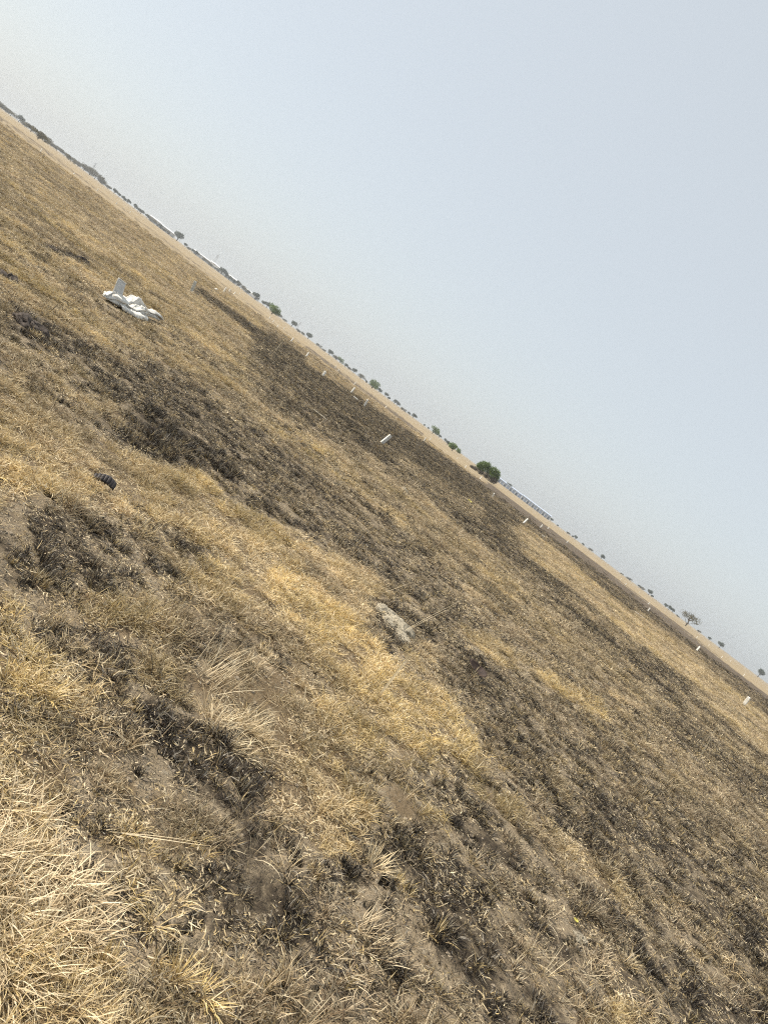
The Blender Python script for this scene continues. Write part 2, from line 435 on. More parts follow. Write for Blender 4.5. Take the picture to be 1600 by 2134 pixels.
# ------------------------------------------------------------------ ground sheet: fine near the feet, reaching the skyline
az_f = np.linspace(R(-52), R(52), 660)
az_b = np.linspace(R(52), R(308), 74)[1:-1]
AZ = np.concatenate([az_f, az_b]); NA = len(AZ)
RAD = [.45]
while RAD[-1] < 7: RAD.append(RAD[-1] * (1.0068 if RAD[-1] > .9 else 1.02))
while RAD[-1] < 16: RAD.append(RAD[-1] * 1.011)
while RAD[-1] < 60: RAD.append(RAD[-1] * 1.022)
while RAD[-1] < 5200: RAD.append(RAD[-1] * 1.045)
RAD = np.array(RAD); NR = len(RAD)
gx = (RAD[:, None] * np.sin(AZ)[None, :]).ravel(); gy = (RAD[:, None] * np.cos(AZ)[None, :]).ravel()
gz = height(gx, gy)
gb = burn_map(gx, gy); gbf = burn_fine(gx, gy, gb); gr = np.hypot(gx, gy)
verts = np.empty((NR * NA + 1, 3), dtype=np.float32)
verts[:-1, 0] = gx; verts[:-1, 1] = gy; verts[:-1, 2] = gz; verts[-1] = (0, 0, 0)
ii, jj = np.meshgrid(np.arange(NR - 1), np.arange(NA), indexing='ij')
j2 = (jj + 1) % NA
quads = np.stack([ii * NA + jj, (ii + 1) * NA + jj, (ii + 1) * NA + j2, ii * NA + j2], -1).reshape(-1, 4)
quads = quads[:, ::-1]
tris = np.stack([np.full(NA, NR * NA), np.arange(NA), (np.arange(NA) + 1) % NA], -1)[:, ::-1]
me = bpy.data.meshes.new("ground")
me.vertices.add(len(verts)); me.vertices.foreach_set('co', verts.ravel())
nl = quads.size + tris.size
me.loops.add(nl); me.loops.foreach_set('vertex_index', np.concatenate([quads.ravel(), tris.ravel()]).astype(np.int32))
me.polygons.add(len(quads) + len(tris))
ls = np.concatenate([np.arange(len(quads)) * 4, quads.size + np.arange(len(tris)) * 3]).astype(np.int32)
me.polygons.foreach_set('loop_start', ls)
me.update(calc_edges=True); me.validate()
me.polygons.foreach_set('use_smooth', np.ones(len(me.polygons), dtype=bool))
def add_attr(me, name, a):
    at = me.attributes.new(name, 'FLOAT', 'POINT'); at.data.foreach_set('value', np.asarray(a, dtype=np.float32))
add_attr(me, 'burn', np.append(gbf, .5))
add_attr(me, 'cov', np.append(sstep(9, 55, gr), 0))
add_attr(me, 'tone', np.append(np.clip(.5 + fbm(gx, gy, 1.5, 3, 61), 0, 1), .5))
add_attr(me, 'dist', np.append(gr, 0))
me.materials.append(M_GROUND)
ground = bpy.data.objects.new("ground", me); COL.objects.link(ground); ground['kind'] = 'structure'

# ------------------------------------------------------------------ grass blades
class Blades:
    def __init__(s): s.v = []; s.f = []; s.bl = []; s.hh = []
    def blade(s, p, az, el, L, w, curl, bl, seg=3, wob=0.):
        x, y, z = p; e = el; a = az
        side = az + math.pi / 2
        st = L / seg; n = len(s.v); pts = []
        for i in range(seg + 1):
            pts.append((x, y, z, a, e))
            x += math.cos(e) * math.sin(a) * st; y += math.cos(e) * math.cos(a) * st; z += math.sin(e) * st
            if z < .002: z = .002 + random.random() * .004; e = max(e, 0.02)
            e -= curl / seg; a += wob * random.uniform(-1, 1)
        tw = random.uniform(-.9, .9)
        for i, (px, py, pz, aa, ee) in enumerate(pts):
            k = i / seg
            ww = w * (1 - k) ** .7 * .5 + .0002
            sa = aa + math.pi / 2
            dx, dy, dz = math.sin(sa) * math.cos(tw), math.cos(sa) * math.cos(tw), math.sin(tw)
            if i == seg:
                s.v.append((px, py, pz)); s.bl.append(bl); s.hh.append(k)
            else:
                s.v.append((px - dx * ww, py - dy * ww, max(pz - dz * ww, 0.0005))); s.v.append((px + dx * ww, py + dy * ww, pz + dz * ww))
                s.bl += [bl, bl]; s.hh += [k, k]
        for i in range(seg):
            a0 = n + 2 * i
            if i == seg - 1: s.f.append((a0, a0 + 1, a0 + 2))
            else: s.f.append((a0, a0 + 1, a0 + 3, a0 + 2))
    def mesh(s, name, mat):
        me = bpy.data.meshes.new(name); me.from_pydata(s.v, [], s.f)
        add_attr(me, 'bl', s.bl); add_attr(me, 'hh', s.hh)
        me.materials.append(mat); me.update(); return me
def disc(rad):
    t = random.uniform(0, 2 * math.pi); r = rad * math.sqrt(random.random()); return r * math.sin(t), r * math.cos(t), t

def proto_turf(n, rad, L0, L1, w, flat=.5):
    B = Blades()
    subs = [(disc(rad)[:2]) for _ in range(7)]
    for i in range(n):
        if random.random() < .72:
            cx, cy = random.choice(subs); dx, dy, t = disc(.014)
            az = t + random.uniform(-.7, .7); el = random.uniform(R(18), R(80))
            B.blade((cx + dx, cy + dy, 0), az, el, random.uniform(L0, L1), w * random.uniform(.6, 1.25), random.uniform(.2, 1.9), random.random(), 3, .25)
        else:
            x, y, t = disc(rad * 1.1)
            B.blade((x, y, random.uniform(.003, .02)), random.uniform(0, 6.28), random.uniform(R(-5), R(30)), random.uniform(L0, L1) * 1.1, w * random.uniform(.6, 1.2), random.uniform(-.2, 1.), random.random(), 3, .4)
    return B
def proto_stubble(n, rad, L0, L1, w):
    B = Blades()
    subs = [(disc(rad)[:2]) for _ in range(5)]
    for i in range(n):
        cx, cy = random.choice(subs); dx, dy, t = disc(.012)
        B.blade((cx + dx, cy + dy, 0), t + random.uniform(-.8, .8), random.uniform(R(25), R(88)), random.uniform(L0, L1), w * random.uniform(.7, 1.3), random.uniform(0, .9), random.random(), 2, .2)
    for i in range(n // 4):
        x, y, t = disc(rad * 1.4)
        B.blade((x, y, .004), random.uniform(0, 6.28), random.uniform(-.02, .3), random.uniform(L0, L1), w, random.uniform(0, .4), random.random(), 2, .3)
    return B
def proto_litter(n, rad, L0, L1, w):
    B = Blades()
    for i in range(n):
        x, y, t = disc(rad)
        B.blade((x, y, random.uniform(.002, .010)), random.uniform(0, 6.28), random.uniform(-.05, .35), random.uniform(L0, L1), w * random.uniform(.6, 1.5), random.uniform(-.3, .5), random.uniform(.3, 1), 2, .5)
    return B
def proto_wisp(n, rad, L0, L1, w):
    B = Blades()
    for i in range(n):
        x, y, t = disc(rad)
        B.blade((x, y, 0), t + random.uniform(-.5, .5), random.uniform(R(30), R(80)), random.uniform(L0, L1), w * random.uniform(.6, 1.1), random.uniform(.1, 1.3), random.uniform(.2, 1), 4, .12)
    return B

protos = bpy.data.collections.new("grass_prototypes")     # not linked to the scene: only instanced
def make_proto_col(name, meshes):
    c = bpy.data.collections.new(name)
    for i, B in enumerate(meshes):
        o = bpy.data.objects.new("%s_%02d" % (name, i), B.mesh("%s_%02d" % (name, i), M_GRASS)); c.objects.link(o)
    return c
TURF = make_proto_col("turf_proto", [proto_turf(105, .075, .030, .085, .0032) for _ in range(9)])
STUB = make_proto_col("stubble_proto", [proto_stubble(80, .060, .018, .055, .0034) for _ in range(6)] + [proto_stubble(120, .045, .020, .062, .0034) for _ in range(3)])
LITT = make_proto_col("litter_proto", [proto_litter(75, .13, .007, .034, .0034) for _ in range(7)])
WISP = make_proto_col("wisp_proto", [proto_wisp(16, .03, .07, .19, .0026) for _ in range(6)])

def scatter(D0, r0, r1, rc, de, azm=R(46), near_az=R(100), near_r=5.0):
    """stratified random points on the ground: density D0 per square metre up to rc, falling off beyond"""
    xs, ys, ss = [], [], []
    edges = [r0]
    while edges[-1] < r1: edges.append(min(r1, edges[-1] * 1.08))
    for a, b in zip(edges[:-1], edges[1:]):
        m = .5 * (a + b); d = D0 * min(1, (rc / m) ** de); w = near_az if m < near_r else azm + 1.6 / m
        n = rng.poisson(d * w * (b * b - a * a))
        r = np.sqrt(rng.uniform(a * a, b * b, n)); t = rng.uniform(-w, w, n)
        xs.append(r * np.sin(t)); ys.append(r * np.cos(t)); ss.append(np.full(n, max(1., (m / rc) ** (de * .47))))
    return np.concatenate(xs), np.concatenate(ys), np.concatenate(ss)

def stuff(name, label, col, x, y, s, zs, tint, burn, val, sink=.004):
    n = len(x); z = height(x, y) - sink
    me = bpy.data.meshes.new(name); me.vertices.add(n)
    me.vertices.foreach_set('co', np.stack([x, y, z], -1).astype(np.float32).ravel())
    k = len(col.objects)
    def va(nm, a):
        at = me.attributes.new(nm, 'FLOAT_VECTOR', 'POINT'); at.data.foreach_set('vector', a.astype(np.float32).ravel())
    va('rot', np.stack([rng.normal(0, .10, n), rng.normal(0, .10, n), rng.uniform(0, 6.283, n)], -1))
    va('scl', np.stack([s, s, zs], -1))
    at = me.attributes.new('idx', 'INT', 'POINT'); at.data.foreach_set('value', rng.integers(0, k, n).astype(np.int32))
    add_attr(me, 'tint', tint); add_attr(me, 'burn', burn); add_attr(me, 'val', val)
    me.materials.append(M_GRASS); me.update()
    o = bpy.data.objects.new(name, me); COL.objects.link(o)
    o['kind'] = 'stuff'; o['label'] = label; o['category'] = 'grass'
    ng = bpy.data.node_groups.new(name + "_scatter", 'GeometryNodeTree')
    ng.interface.new_socket("Geometry", in_out='INPUT', socket_type='NodeSocketGeometry')
    ng.interface.new_socket("Geometry", in_out='OUTPUT', socket_type='NodeSocketGeometry')
    N, L = ng.nodes, ng.links
    gi, go = N.new('NodeGroupInput'), N.new('NodeGroupOutput')
    ci = N.new('GeometryNodeCollectionInfo'); ci.inputs['Collection'].default_value = col
    ci.inputs['Separate Children'].default_value = True; ci.inputs['Reset Children'].default_value = True
    ip = N.new('GeometryNodeInstanceOnPoints'); ip.inputs['Pick Instance'].default_value = True
    def na(nm, t):
        q = N.new('GeometryNodeInputNamedAttribute'); q.data_type = t; q.inputs['Name'].default_value = nm
        return q.outputs['Attribute']
    L.new(gi.outputs[0], ip.inputs['Points']); L.new(ci.outputs[0], ip.inputs['Instance'])
    L.new(na('idx', 'INT'), ip.inputs['Instance Index'])
    er = N.new('FunctionNodeEulerToRotation'); L.new(na('rot', 'FLOAT_VECTOR'), er.inputs[0]); L.new(er.outputs[0], ip.inputs['Rotation'])
    L.new(na('scl', 'FLOAT_VECTOR'), ip.inputs['Scale'])
    L.new(ip.outputs[0], go.inputs[0])
    md = o.modifiers.new("scatter", 'NODES'); md.node_group = ng
    return o

# places where something lies on the grass and presses it down: pixel, radius in metres
PRESSED = [(222 + 11 * i, 628 + 4.5 * i, .30 if i < 6 else .17) for i in range(11)] + [(824, 1300, .13), (803, 1277, .10), (843, 1023, .14), (213, 1012, .11), (985, 1410, .09),
           (806, 1358, .05), (765, 1442, .04), (172, 546, .16), (110, 522, .14), (20, 582, .14), (62, 684, .16), (215, 1045, .1), (270, 1015, .16)]
_PR = [(gpt(u, v), q) for u, v, q in PRESSED]
def free(x, y):
    k = np.ones_like(x)
    for g, q in _PR: k = np.where(np.hypot(x - g.x, y - g.y) < q, .08, k)
    return k
# dry straw turf
def clump(x, y):
    r = np.hypot(x, y)
    return 1.0 * fbm(x, y, .15, 3, 211) + .35 * fbm(x, y, .5, 3, 221) + .3 * fbm(x, y, 2.0, 3, 231) * np.clip(r / 12, 0, 1)
def value(x, y, n, seed):
    r = np.hypot(x, y)
    return np.clip(1 + .5 * fbm(x, y, .45, 3, seed) + .5 * fbm(x, y, 1.8, 3, seed + 5) * np.clip(r / 6, .3, 1) + rng.normal(0, .14, n), .45, 1.5) * (1 - .16 * sstep(7, 26, r))
x, y, s = scatter(210, .7, 130, 8.5, 1.30)
b = burn_map(x, y); bf = burn_fine(x, y, b); ba = bare_map(x, y); rr = np.hypot(x, y); cl = clump(x, y)
p = np.clip(1.02 - 1.35 * bf, .03, 1) * (1 - .55 * ba * np.clip(b * 1.6, .2, 1)) * np.clip(.80 + 1.5 * cl, .08, 1) * free(x, y) * (1 - sstep(65, 128, rr))
keep = rng.random(len(x)) < p
x, y, s, bf, rr, b, cl = x[keep], y[keep], s[keep], bf[keep], rr[keep], b[keep], cl[keep]
tn = np.clip(.30 + .9 * fbm(x, y, 1.1, 3, 201) + .45 * sstep(6, 30, rr) + .75 * sstep(.25, .8, b) + rng.normal(0, .16, len(x)), 0, 1)
k = np.clip(1 + 1.2 * cl, .45, 1.9)
sz = s * rng.uniform(.7, 1.2, len(x)) * k ** .5; zz = s ** .6 * rng.uniform(.6, 1.25, len(x)) * k
stuff("dry_grass", "matted straw yellow dry grass covering the unburnt patches of field", TURF, x, y, sz, zz, tn, np.clip(bf * .9 - .12, 0, 1), value(x, y, len(x), 241) * (1 - .22 * sstep(.3, .8, b)))
n_t = len(x)
# burnt stubble
x, y, s = scatter(230, .7, 110, 7.0, 1.32)
b = burn_map(x, y); bf = burn_fine(x, y, b); ba = bare_map(x, y); cl = clump(x + 50, y)
keep = rng.random(len(x)) < np.clip(bf * 1.2 - .10, 0, 1) * (1 - .5 * ba) * np.clip(.9 + cl, .2, 1) * free(x, y) * (1 - sstep(60, 108, np.hypot(x, y)))
x, y, s, bf, cl = x[keep], y[keep], s[keep], bf[keep], cl[keep]
k = np.clip(1 + 1.2 * cl, .45, 1.9)
k = np.clip(k, .5, 1.35) * (1 + .55 * sstep(.8, .97, burn_map(x, y)) * (np.hypot(x, y) < 9))
stuff("burnt_stubble", "scorched black and brown grass stubble on the burnt ground", STUB, x, y, s * rng.uniform(.6, 1.1, len(x)) * k ** .5, s ** .6 * rng.uniform(.5, 1.05, len(x)) * k,
      rng.uniform(.2, 1, len(x)), np.clip((bf * .75 + .20 + rng.normal(0, .2, len(x))) * (1 - .16 * sstep(9, 40, np.hypot(x, y))), 0, 1), value(x, y, len(x), 261))
n_s = len(x)
# straw litter lying flat
x, y, s = scatter(190, .7, 45, 6.0, 1.35)
b = burn_map(x, y)
keep = rng.random(len(x)) < (.8 - .7 * sstep(.72, .95, b)) * np.clip(.75 + 1.2 * fbm(x, y, .35, 3, 291), .15, 1)
x, y, s, b = x[keep], y[keep], s[keep], b[keep]
stuff("straw_litter", "loose bits of pale straw lying flat on the soil", LITT, x, y, s * rng.uniform(.7, 1.3, len(x)), s * rng.uniform(.6, 1.2, len(x)),
      rng.uniform(.3, 1, len(x)), np.clip(b * .72 + rng.normal(0, .15, len(x)), 0, .92), np.clip(rng.normal(1.08, .2, len(x)), .55, 1.5))
# taller wisps
x, y, s = scatter(7, .9, 90, 9.0, 1.0)
b = burn_map(x, y)
keep = rng.random(len(x)) < (.25 + .6 * (1 - b)) * free(x, y)
x, y, s, b = x[keep], y[keep], s[keep], b[keep]
stuff("tall_wisps", "thin taller dry stalks standing out of the short grass", WISP, x, y, s ** .6 * rng.uniform(.6, 1.2, len(x)), s ** .5 * rng.uniform(.6, 1.2, len(x)),
      rng.uniform(.4, 1, len(x)), np.clip(b * .5 - .1, 0, .7), np.clip(rng.normal(1, .15, len(x)), .6, 1.4))
# soil crumbs
def crumb(seed):
    r_ = np.random.default_rng(seed); v_ = []; f_ = []
    n = 6
    for i, (z, k) in enumerate(((-.4, .8), (.15, 1.0), (.62, .62))):
        for j in range(n):
            t = 2 * math.pi * (j + .5 * i) / n; q = k * r_.uniform(.7, 1.2); v_.append((q * math.cos(t), q * math.sin(t), z * r_.uniform(.7, 1.2)))
    for i in range(2):
        for j in range(n): f_.append((i * n + j, i * n + (j + 1) % n, (i + 1) * n + (j + 1) % n, (i + 1) * n + j))
    f_.append(tuple(2 * n + j for j in range(n)))
    me = bpy.data.meshes.new("crumb"); me.from_pydata(v_, [], f_); me.materials.append(M_CRUMB); me.update(); return me
CRUMB = bpy.data.collections.new("crumb_proto")
for i in range(6): CRUMB.objects.link(bpy.data.objects.new("crumb_%02d" % i, crumb(700 + i)))
x, y, s = scatter(600, .7, 14, 2.6, 1.5)
keep = rng.random(len(x)) < np.clip(.35 + 1.3 * fbm(x, y, .3, 3, 295), .05, 1)
x, y, s = x[keep], y[keep], s[keep]
cs = .0035 + .010 * rng.random(len(x)) ** 3
cr = stuff("soil_crumbs", "small crumbs of dry grey soil strewn over the ground", CRUMB, x, y, cs * s, cs * s * .8, np.zeros(len(x)), np.zeros(len(x)), np.ones(len(x)), .001)
cr['category'] = 'soil'
print("instances", n_t, n_s, len(x))

# ------------------------------------------------------------------ single tufts one can point to
def tuft(name, u, v, n, rad, L0, L1, w, el0, el1, curl, label, tint, burn=0., lean=(0, 0), seg=5, cat='grass', group=None, blr=(0, 1)):
    B = Blades()
    subs = [(disc(rad)[:2]) for _ in range(max(1, int(n / 28)))]
    for i in range(n):
        cx, cy = random.choice(subs) if n > 60 else disc(rad)[:2]
        dx, dy, t = disc(.012 + rad * .15)
        ax, ay = math.sin(t) + lean[0], math.cos(t) + lean[1]
        B.blade((cx + dx, cy + dy, 0), math.atan2(ax, ay) + random.uniform(-.5, .5), random.uniform(R(el0), R(el1)), random.uniform(L0, L1),
                w * random.uniform(.6, 1.2), random.uniform(curl[0], curl[1]), random.uniform(*blr), seg, .24)
    me = B.mesh(name, M_TUFT); nv = len(me.vertices)
    add_attr(me, 'tint', np.full(nv, tint)); add_attr(me, 'burn', np.full(nv, burn)); add_attr(me, 'val', np.full(nv, 1.15))
    o = bpy.data.objects.new(name, me); COL.objects.link(o)
    g = gpt(u, v); o.location = (g.x, g.y, hz(g.x, g.y) - .006)
    return tag(o, label, cat, group)
G_T = "tufts of dry grass near the camera"
tuft("grass_clump", 60, 1880, 1500, .21, .05, .15, .0042, 12, 65, (.2, 1.7), "big tangled clump of pinkish tan dead grass at the lower left edge", .9, 0, (.5, .3), group=G_T, blr=(.25, 1))
tuft("grass_clump", 20, 1725, 700, .16, .05, .14, .0040, 12, 65, (.2, 1.7), "tan dead grass clump just above the biggest tangled clump", .9, 0, (.5, .4), group=G_T, blr=(.25, 1))
tuft("grass_clump", 70, 2085, 900, .16, .04, .12, .0030, 12, 70, (.3, 1.9), "yellowish curly grass clump in the bottom left corner", .45, 0, (.2, .3), group=G_T)
tuft("grass_clump", 230, 2115, 650, .11, .03, .08, .0022, 25, 85, (.2, 1.4), "pale fine brush-like grass clump at the bottom edge", .6, 0, (0, .2), group=G_T, blr=(.4, 1))
tuft("grass_tuft", 235, 2010, 110, .022, .04, .085, .0026, 35, 88, (.1, .9), "small rounded golden brown tuft on bare soil beside the big clump", .2, .12, group=G_T, blr=(.1, .8))
tuft("grass_tuft", 362, 2050, 90, .026, .06, .12, .0030, 40, 85, (.1, .8), "upright golden tuft on bare soil near the bottom edge", .15, 0, group=G_T)
tuft("grass_tuft", 425, 2075, 80, .026, .05, .11, .0032, 15, 70, (.2, 1.3), "splayed yellow tuft right of the upright golden tuft", .05, 0, (.4, -.4), group=G_T)
tuft("grass_tuft", 322, 1925, 70, .018, .05, .12, .0030, 10, 75, (.4, 1.6), "rust brown tuft with long pale drooping roots", .3, .2, (.1, -.5), group=G_T, blr=(.15, 1))
tuft("grass_tuft", 375, 1875, 60, .018, .04, .11, .0028, 10, 75, (.4, 1.6), "small tuft with drooping white roots beside a soil crack", .4, .15, (.1, -.5), group=G_T, blr=(.2, 1))
tuft("grass_tuft", 262, 1835, 130, .05, .03, .09, .0028, 15, 75, (.3, 1.5), "golden tuft heaped on bare soil right of the big clump", .0, 0, (.2, -.3), group=G_T)
tuft("grass_tuft", 285, 1750, 150, .06, .03, .08, .0026, 20, 80, (.3, 1.4), "golden brown cushion of grass above the heaped tuft", .05, .1, group=G_T)
tuft("grass_tuft", 410, 1755, 130, .055, .025, .07, .0024, 30, 85, (.2, 1.2), "round yellow tuft alone inside the black scorched patch", .1, 0, group=G_T)
tuft("grass_tuft", 70, 1440, 190, .07, .05, .14, .0034, 15, 75, (.3, 1.4), "sprawling golden tuft at the left edge above bare soil", .05, 0, (.5, 0), group=G_T)
tuft("grass_clump", 500, 1530, 500, .16, .06, .16, .0034, 20, 75, (.2, 1.3), "leaning tan grass clump at the upper edge of the black patch", .8, 0, (.4, .5), group=G_T, blr=(.3, 1))
tuft("grass_clump", 440, 1420, 60, .10, .16, .34, .0034, 40, 80, (.1, .7), "sheaf of long pale stalks leaning right over grey soil", .9, 0, (.7, .5), group=G_T, blr=(.5, 1))
tuft("grass_clump", 770, 1990, 120, .07, .06, .14, .0036, 30, 70, (.0, .4), "brown stubble clump beside a small dark hole in the soil", .9, .45, (.6, .5), group=G_T)
tuft("grass_clump", 755, 1930, 60, .04, .08, .16, .0036, 25, 60, (.0, .4), "flattened bundle of brown stalks left of the small dark hole", .9, .3, (.7, .4), group=G_T)
tuft("grass_clump", 770, 1800, 90, .06, .06, .14, .0034, 25, 65, (.0, .5), "pale bundle of stalks overhanging the narrow soil crack", .7, .05, (.6, .5), group=G_T, blr=(.3, 1))
tuft("grass_tuft", 840, 1850, 120, .045, .03, .07, .0026, 30, 85, (.2, 1.2), "small golden tuft right of the narrow soil crack", .0, .03, group=G_T)
tuft("grass_tuft", 150, 625, 160, .16, .08, .22, .006, 30, 85, (.1, 1.0), "grey brown bushy tuft left of the white sack", .9, .75, group=G_T)
tuft("grass_tuft", 330, 915, 260, .17, .06, .16, .005, 30, 85, (.1, 1.0), "blackened bushy tuft in the scorched strip", .6, .95, group=G_T)
tuft("grass_tuft", 80, 1160, 160, .08, .06, .15, .0036, 35, 88, (.0, .8), "dark scorched spiky tuft at the left edge", .6, .88, group=G_T)
tuft("grass_tuft", 855, 1010, 90, .20, .10, .32, .007, 40, 85, (.0, .6), "greyish leafless tuft behind the small white stone", 1., .25, group=G_T, blr=(.4, 1))
tuft("grass_tuft", 1300, 2010, 70, .04, .05, .13, .003, 20, 75, (.2, 1.2), "curled straw tuft on scorched ground at the lower right", .6, .2, group=G_T, blr=(.3, 1))
def stem(u, v, L, az, el, label, curl=.2, n=1, w=.0032, burn=0.):
    B = Blades()
    for i in range(n):
        B.blade((random.uniform(-.01, .01), random.uniform(-.01, .01), 0), R(az) + random.uniform(-.12, .12) * (i > 0), R(el) + random.uniform(-.12, .12) * (i > 0),
                L * random.uniform(.75, 1), w, curl, random.uniform(.75, 1), 7, .05)
    me = B.mesh("dry_stalk", M_TUFT); nv = len(me.vertices)
    add_attr(me, 'tint', np.full(nv, .8)); add_attr(me, 'burn', np.full(nv, burn)); add_attr(me, 'val', np.full(nv, 1.0))
    o = bpy.data.objects.new("dry_stalk", me); COL.objects.link(o); g = gpt(u, v); o.location = (g.x, g.y, hz(g.x, g.y) - .004)
    return tag(o, label, 'stalk', "single dry stalks")
stem(1165, 1735, .34, -32, 78, "tall thin dry stalk standing alone at right of centre", .15, 1, .0036)
stem(835, 1320, .62, 60, 62, "pair of long straw stalks leaning beside the pale clay mound", .1, 3, .0036)
stem(792, 1240, .42, 70, 55, "straight pale stalk above the pale clay mound", .05, 1, .0038)
stem(785, 1455, .40, 10, 78, "forked pale stalks standing below the clay mound", .1, 5, .0055)
stem(225, 1720, .34, 75, 22, "long bent straw stalk lying across the black patch", .1, 2, .0036)
stem(620, 2130, .24, 5, 80, "thin straw stalk rising from the bottom edge", .1, 1, .0032)
stem(105, 665, .75, 78, 36, "straight straw stalk leaning over soil left of the sack", .0, 1, .008)
stem(565, 742, 1.25, 0, 78, "tall pale stalk standing before the dark strip", .1, 3, .012)
stem(612, 752, .9, 30, 80, "thin pale stalk right of the tall pale stalk", .1, 2, .010)
stem(1450, 1590, .8, -20, 80, "faint tall stalk among dark stubble at far right", .1, 2, .012)

# ------------------------------------------------------------------ torn white sack
def sack():
    a = gpt(222, 628); bpt = gpt(332, 673)
    L = (bpt - a).length; rz = math.atan2(bpt.y - a.y, bpt.x - a.x)
    root = thing("torn_sack", (a.x, a.y, max(hz(a.x, a.y), hz(bpt.x, bpt.y)) + .025), rz)
    NA_, NB_ = 110, 48
    A, Bq = np.meshgrid(np.linspace(0, 1, NA_), np.linspace(0, 1, NB_), indexing='ij')
    wid = np.interp(A, [0, .05, .14, .33, .45, .58, .68, .78, .9, 1], [.03, .12, .20, .19, .22, .16, .06, .055, .045, .006])
    hgt = np.interp(A, [0, .05, .12, .22, .33, .42, .52, .62, .70, .78, .9, 1], [.05, .16, .17, .14, .12, .20, .20, .14, .08, .09, .07, .02])
    off = np.interp(A, [0, .2, .5, .7, 1], [.03, -.04, .04, .01, 0])
    th = np.pi * Bq
    fold = fbm(A * 5 + Bq * 2.5, Bq * 6, 1.0, 4, 301); ridge = 1 - 3.2 * np.abs(fbm(A * 2.2 - Bq * 3, Bq * 6 + A * 1.5, 1.0, 2, 311)); cre = 1 - 3.0 * np.abs(fbm(A * 5 + Bq * 5, Bq * 11 - A * 3, 1.0, 2, 321))
    k = .85 + .28 * ridge + .14 * cre + .22 * fold
    X = A * (L + .06) - .08 + .07 * fold * np.sin(th); Y = off - np.cos(th) * wid * (1 + .30 * fold + .15 * ridge) + .05 * cre * np.sin(th)
    Z = np.maximum(np.sin(th) ** .6 * hgt * k + .012 * (fold + .6), .006)
    Z = Z + .035 * sstep(.6, .8, A)
    edge = (Bq < .02) | (Bq > .98)
    Z = np.where(edge, np.clip(.018 + .03 * fold, .002, .05), Z)
    v = np.stack([X.ravel(), Y.ravel(), Z.ravel()], -1)
    f = [(i * NB_ + j, (i + 1) * NB_ + j, (i + 1) * NB_ + j + 1, i * NB_ + j + 1) for i in range(NA_ - 1) for j in range(NB_ - 1)]
    body = link_mesh("sack_body", v, f, M_SACK, root, smooth=True)
    so = body.modifiers.new("cloth", 'SOLIDIFY'); so.thickness = .006
    # ragged hem along the near side
    hv, hf = [], []; r9 = random.Random(4); n = 26
    for i in range(n + 1):
        k = i / n; xx = L * (.04 + .40 * k); w = np.interp(k, [0, .4, 1], [.20, .31, .28])
        dz = r9.uniform(-.01, .02); hv += [(xx, -w + .03, .07 + dz), (xx + r9.uniform(-.01, .01), -w - .03 - r9.uniform(0, .05), .03 + r9.uniform(0, .03)), (xx, -w - .05 - r9.uniform(0, .06), .006)]
    for i in range(n):
        for j in range(2): hf.append((i * 3 + j, (i + 1) * 3 + j, (i + 1) * 3 + j + 1, i * 3 + j + 1))
    hem = link_mesh("ragged_hem", hv, hf, M_SACK, root, smooth=True); hem.modifiers.new("cloth", 'SOLIDIFY').thickness = .006
    # stiff upright flap
    fv, ff = [], []; nx, nz = 8, 10
    for i in range(nz + 1):
        for j in range(nx + 1):
            p, q = j / nx, i / nz
            fv.append((.24 + .21 * (p - .5) + .07 * q + .010 * math.sin(6 * q), .06 - .06 * p + .02 * math.sin(5 * p + 2 * q) + .06 * q * q, .10 + .30 * q + .03 * p * q - .05 * p))
    for i in range(nz):
        for j in range(nx): ff.append((i * (nx + 1) + j, i * (nx + 1) + j + 1, (i + 1) * (nx + 1) + j + 1, (i + 1) * (nx + 1) + j))
    flap = link_mesh("flap", fv, ff, M_SACKG, root, smooth=True); flap.modifiers.new("cloth", 'SOLIDIFY').thickness = .008
    flap['label'] = "grey woven flap standing up from the sack"
    edge = [fv[i * (nx + 1)] for i in range(nz + 1)] + [fv[nz * (nx + 1) + j] for j in range(1, nx + 1)]
    bm = ([], []); tube(bm, edge, [.009] * len(edge), 6)
    link_mesh("folded_edge", bm[0], bm[1], M_SACK, flap, smooth=True)
    return tag(root, "torn white woven sack lying crumpled in tan grass at the left", 'sack')
sack()

# ------------------------------------------------------------------ clay mounds, clods, scraps
def lump(name, u, v, rx, ry, rz_, mat, label, cat, seed, rough=.25, sink=.62, rot=0.):
    n1, n2 = 34, 60; vs_, fs = [], []
    th = np.linspace(0, np.pi, n1); ph = np.linspace(0, 2 * np.pi, n2, endpoint=False)
    T, P = np.meshgrid(th, ph, indexing='ij')
    X, Y, Z = np.sin(T) * np.cos(P), np.sin(T) * np.sin(P), np.cos(T)
    q = fbm(X * 1.6 + Z * 1.1 + seed, Y * 1.6 - Z * .9, 1., 4, 400 + seed)
    c = np.abs(fbm(X * 2.4 + Z + seed, Y * 2.4 + Z * 1.7, 1., 2, 430 + seed))
    q2 = fbm(X * 5 + Z * 4 + seed, Y * 5 - Z * 3, 1., 3, 460 + seed)
    k = 1 + rough * q * 2.0 + rough * 1.3 * q2 - .16 * (1 - sstep(0, .10, c))
    vsx = np.stack([X * k * rx, Y * k * ry, Z * k * rz_], -1).reshape(-1, 3)
    for i in range(n1 - 1):
        for j in range(n2): fs.append((i * n2 + j, (i + 1) * n2 + j, (i + 1) * n2 + (j + 1) % n2, i * n2 + (j + 1) % n2))
    o = link_mesh(name, vsx, fs, mat, smooth=True)
    g = gpt(u, v); o.location = (g.x, g.y, hz(g.x, g.y) + rz_ * (1 - 2 * sink) * .5); o.rotation_euler = (0, 0, rot)
    return tag(o, label, cat)
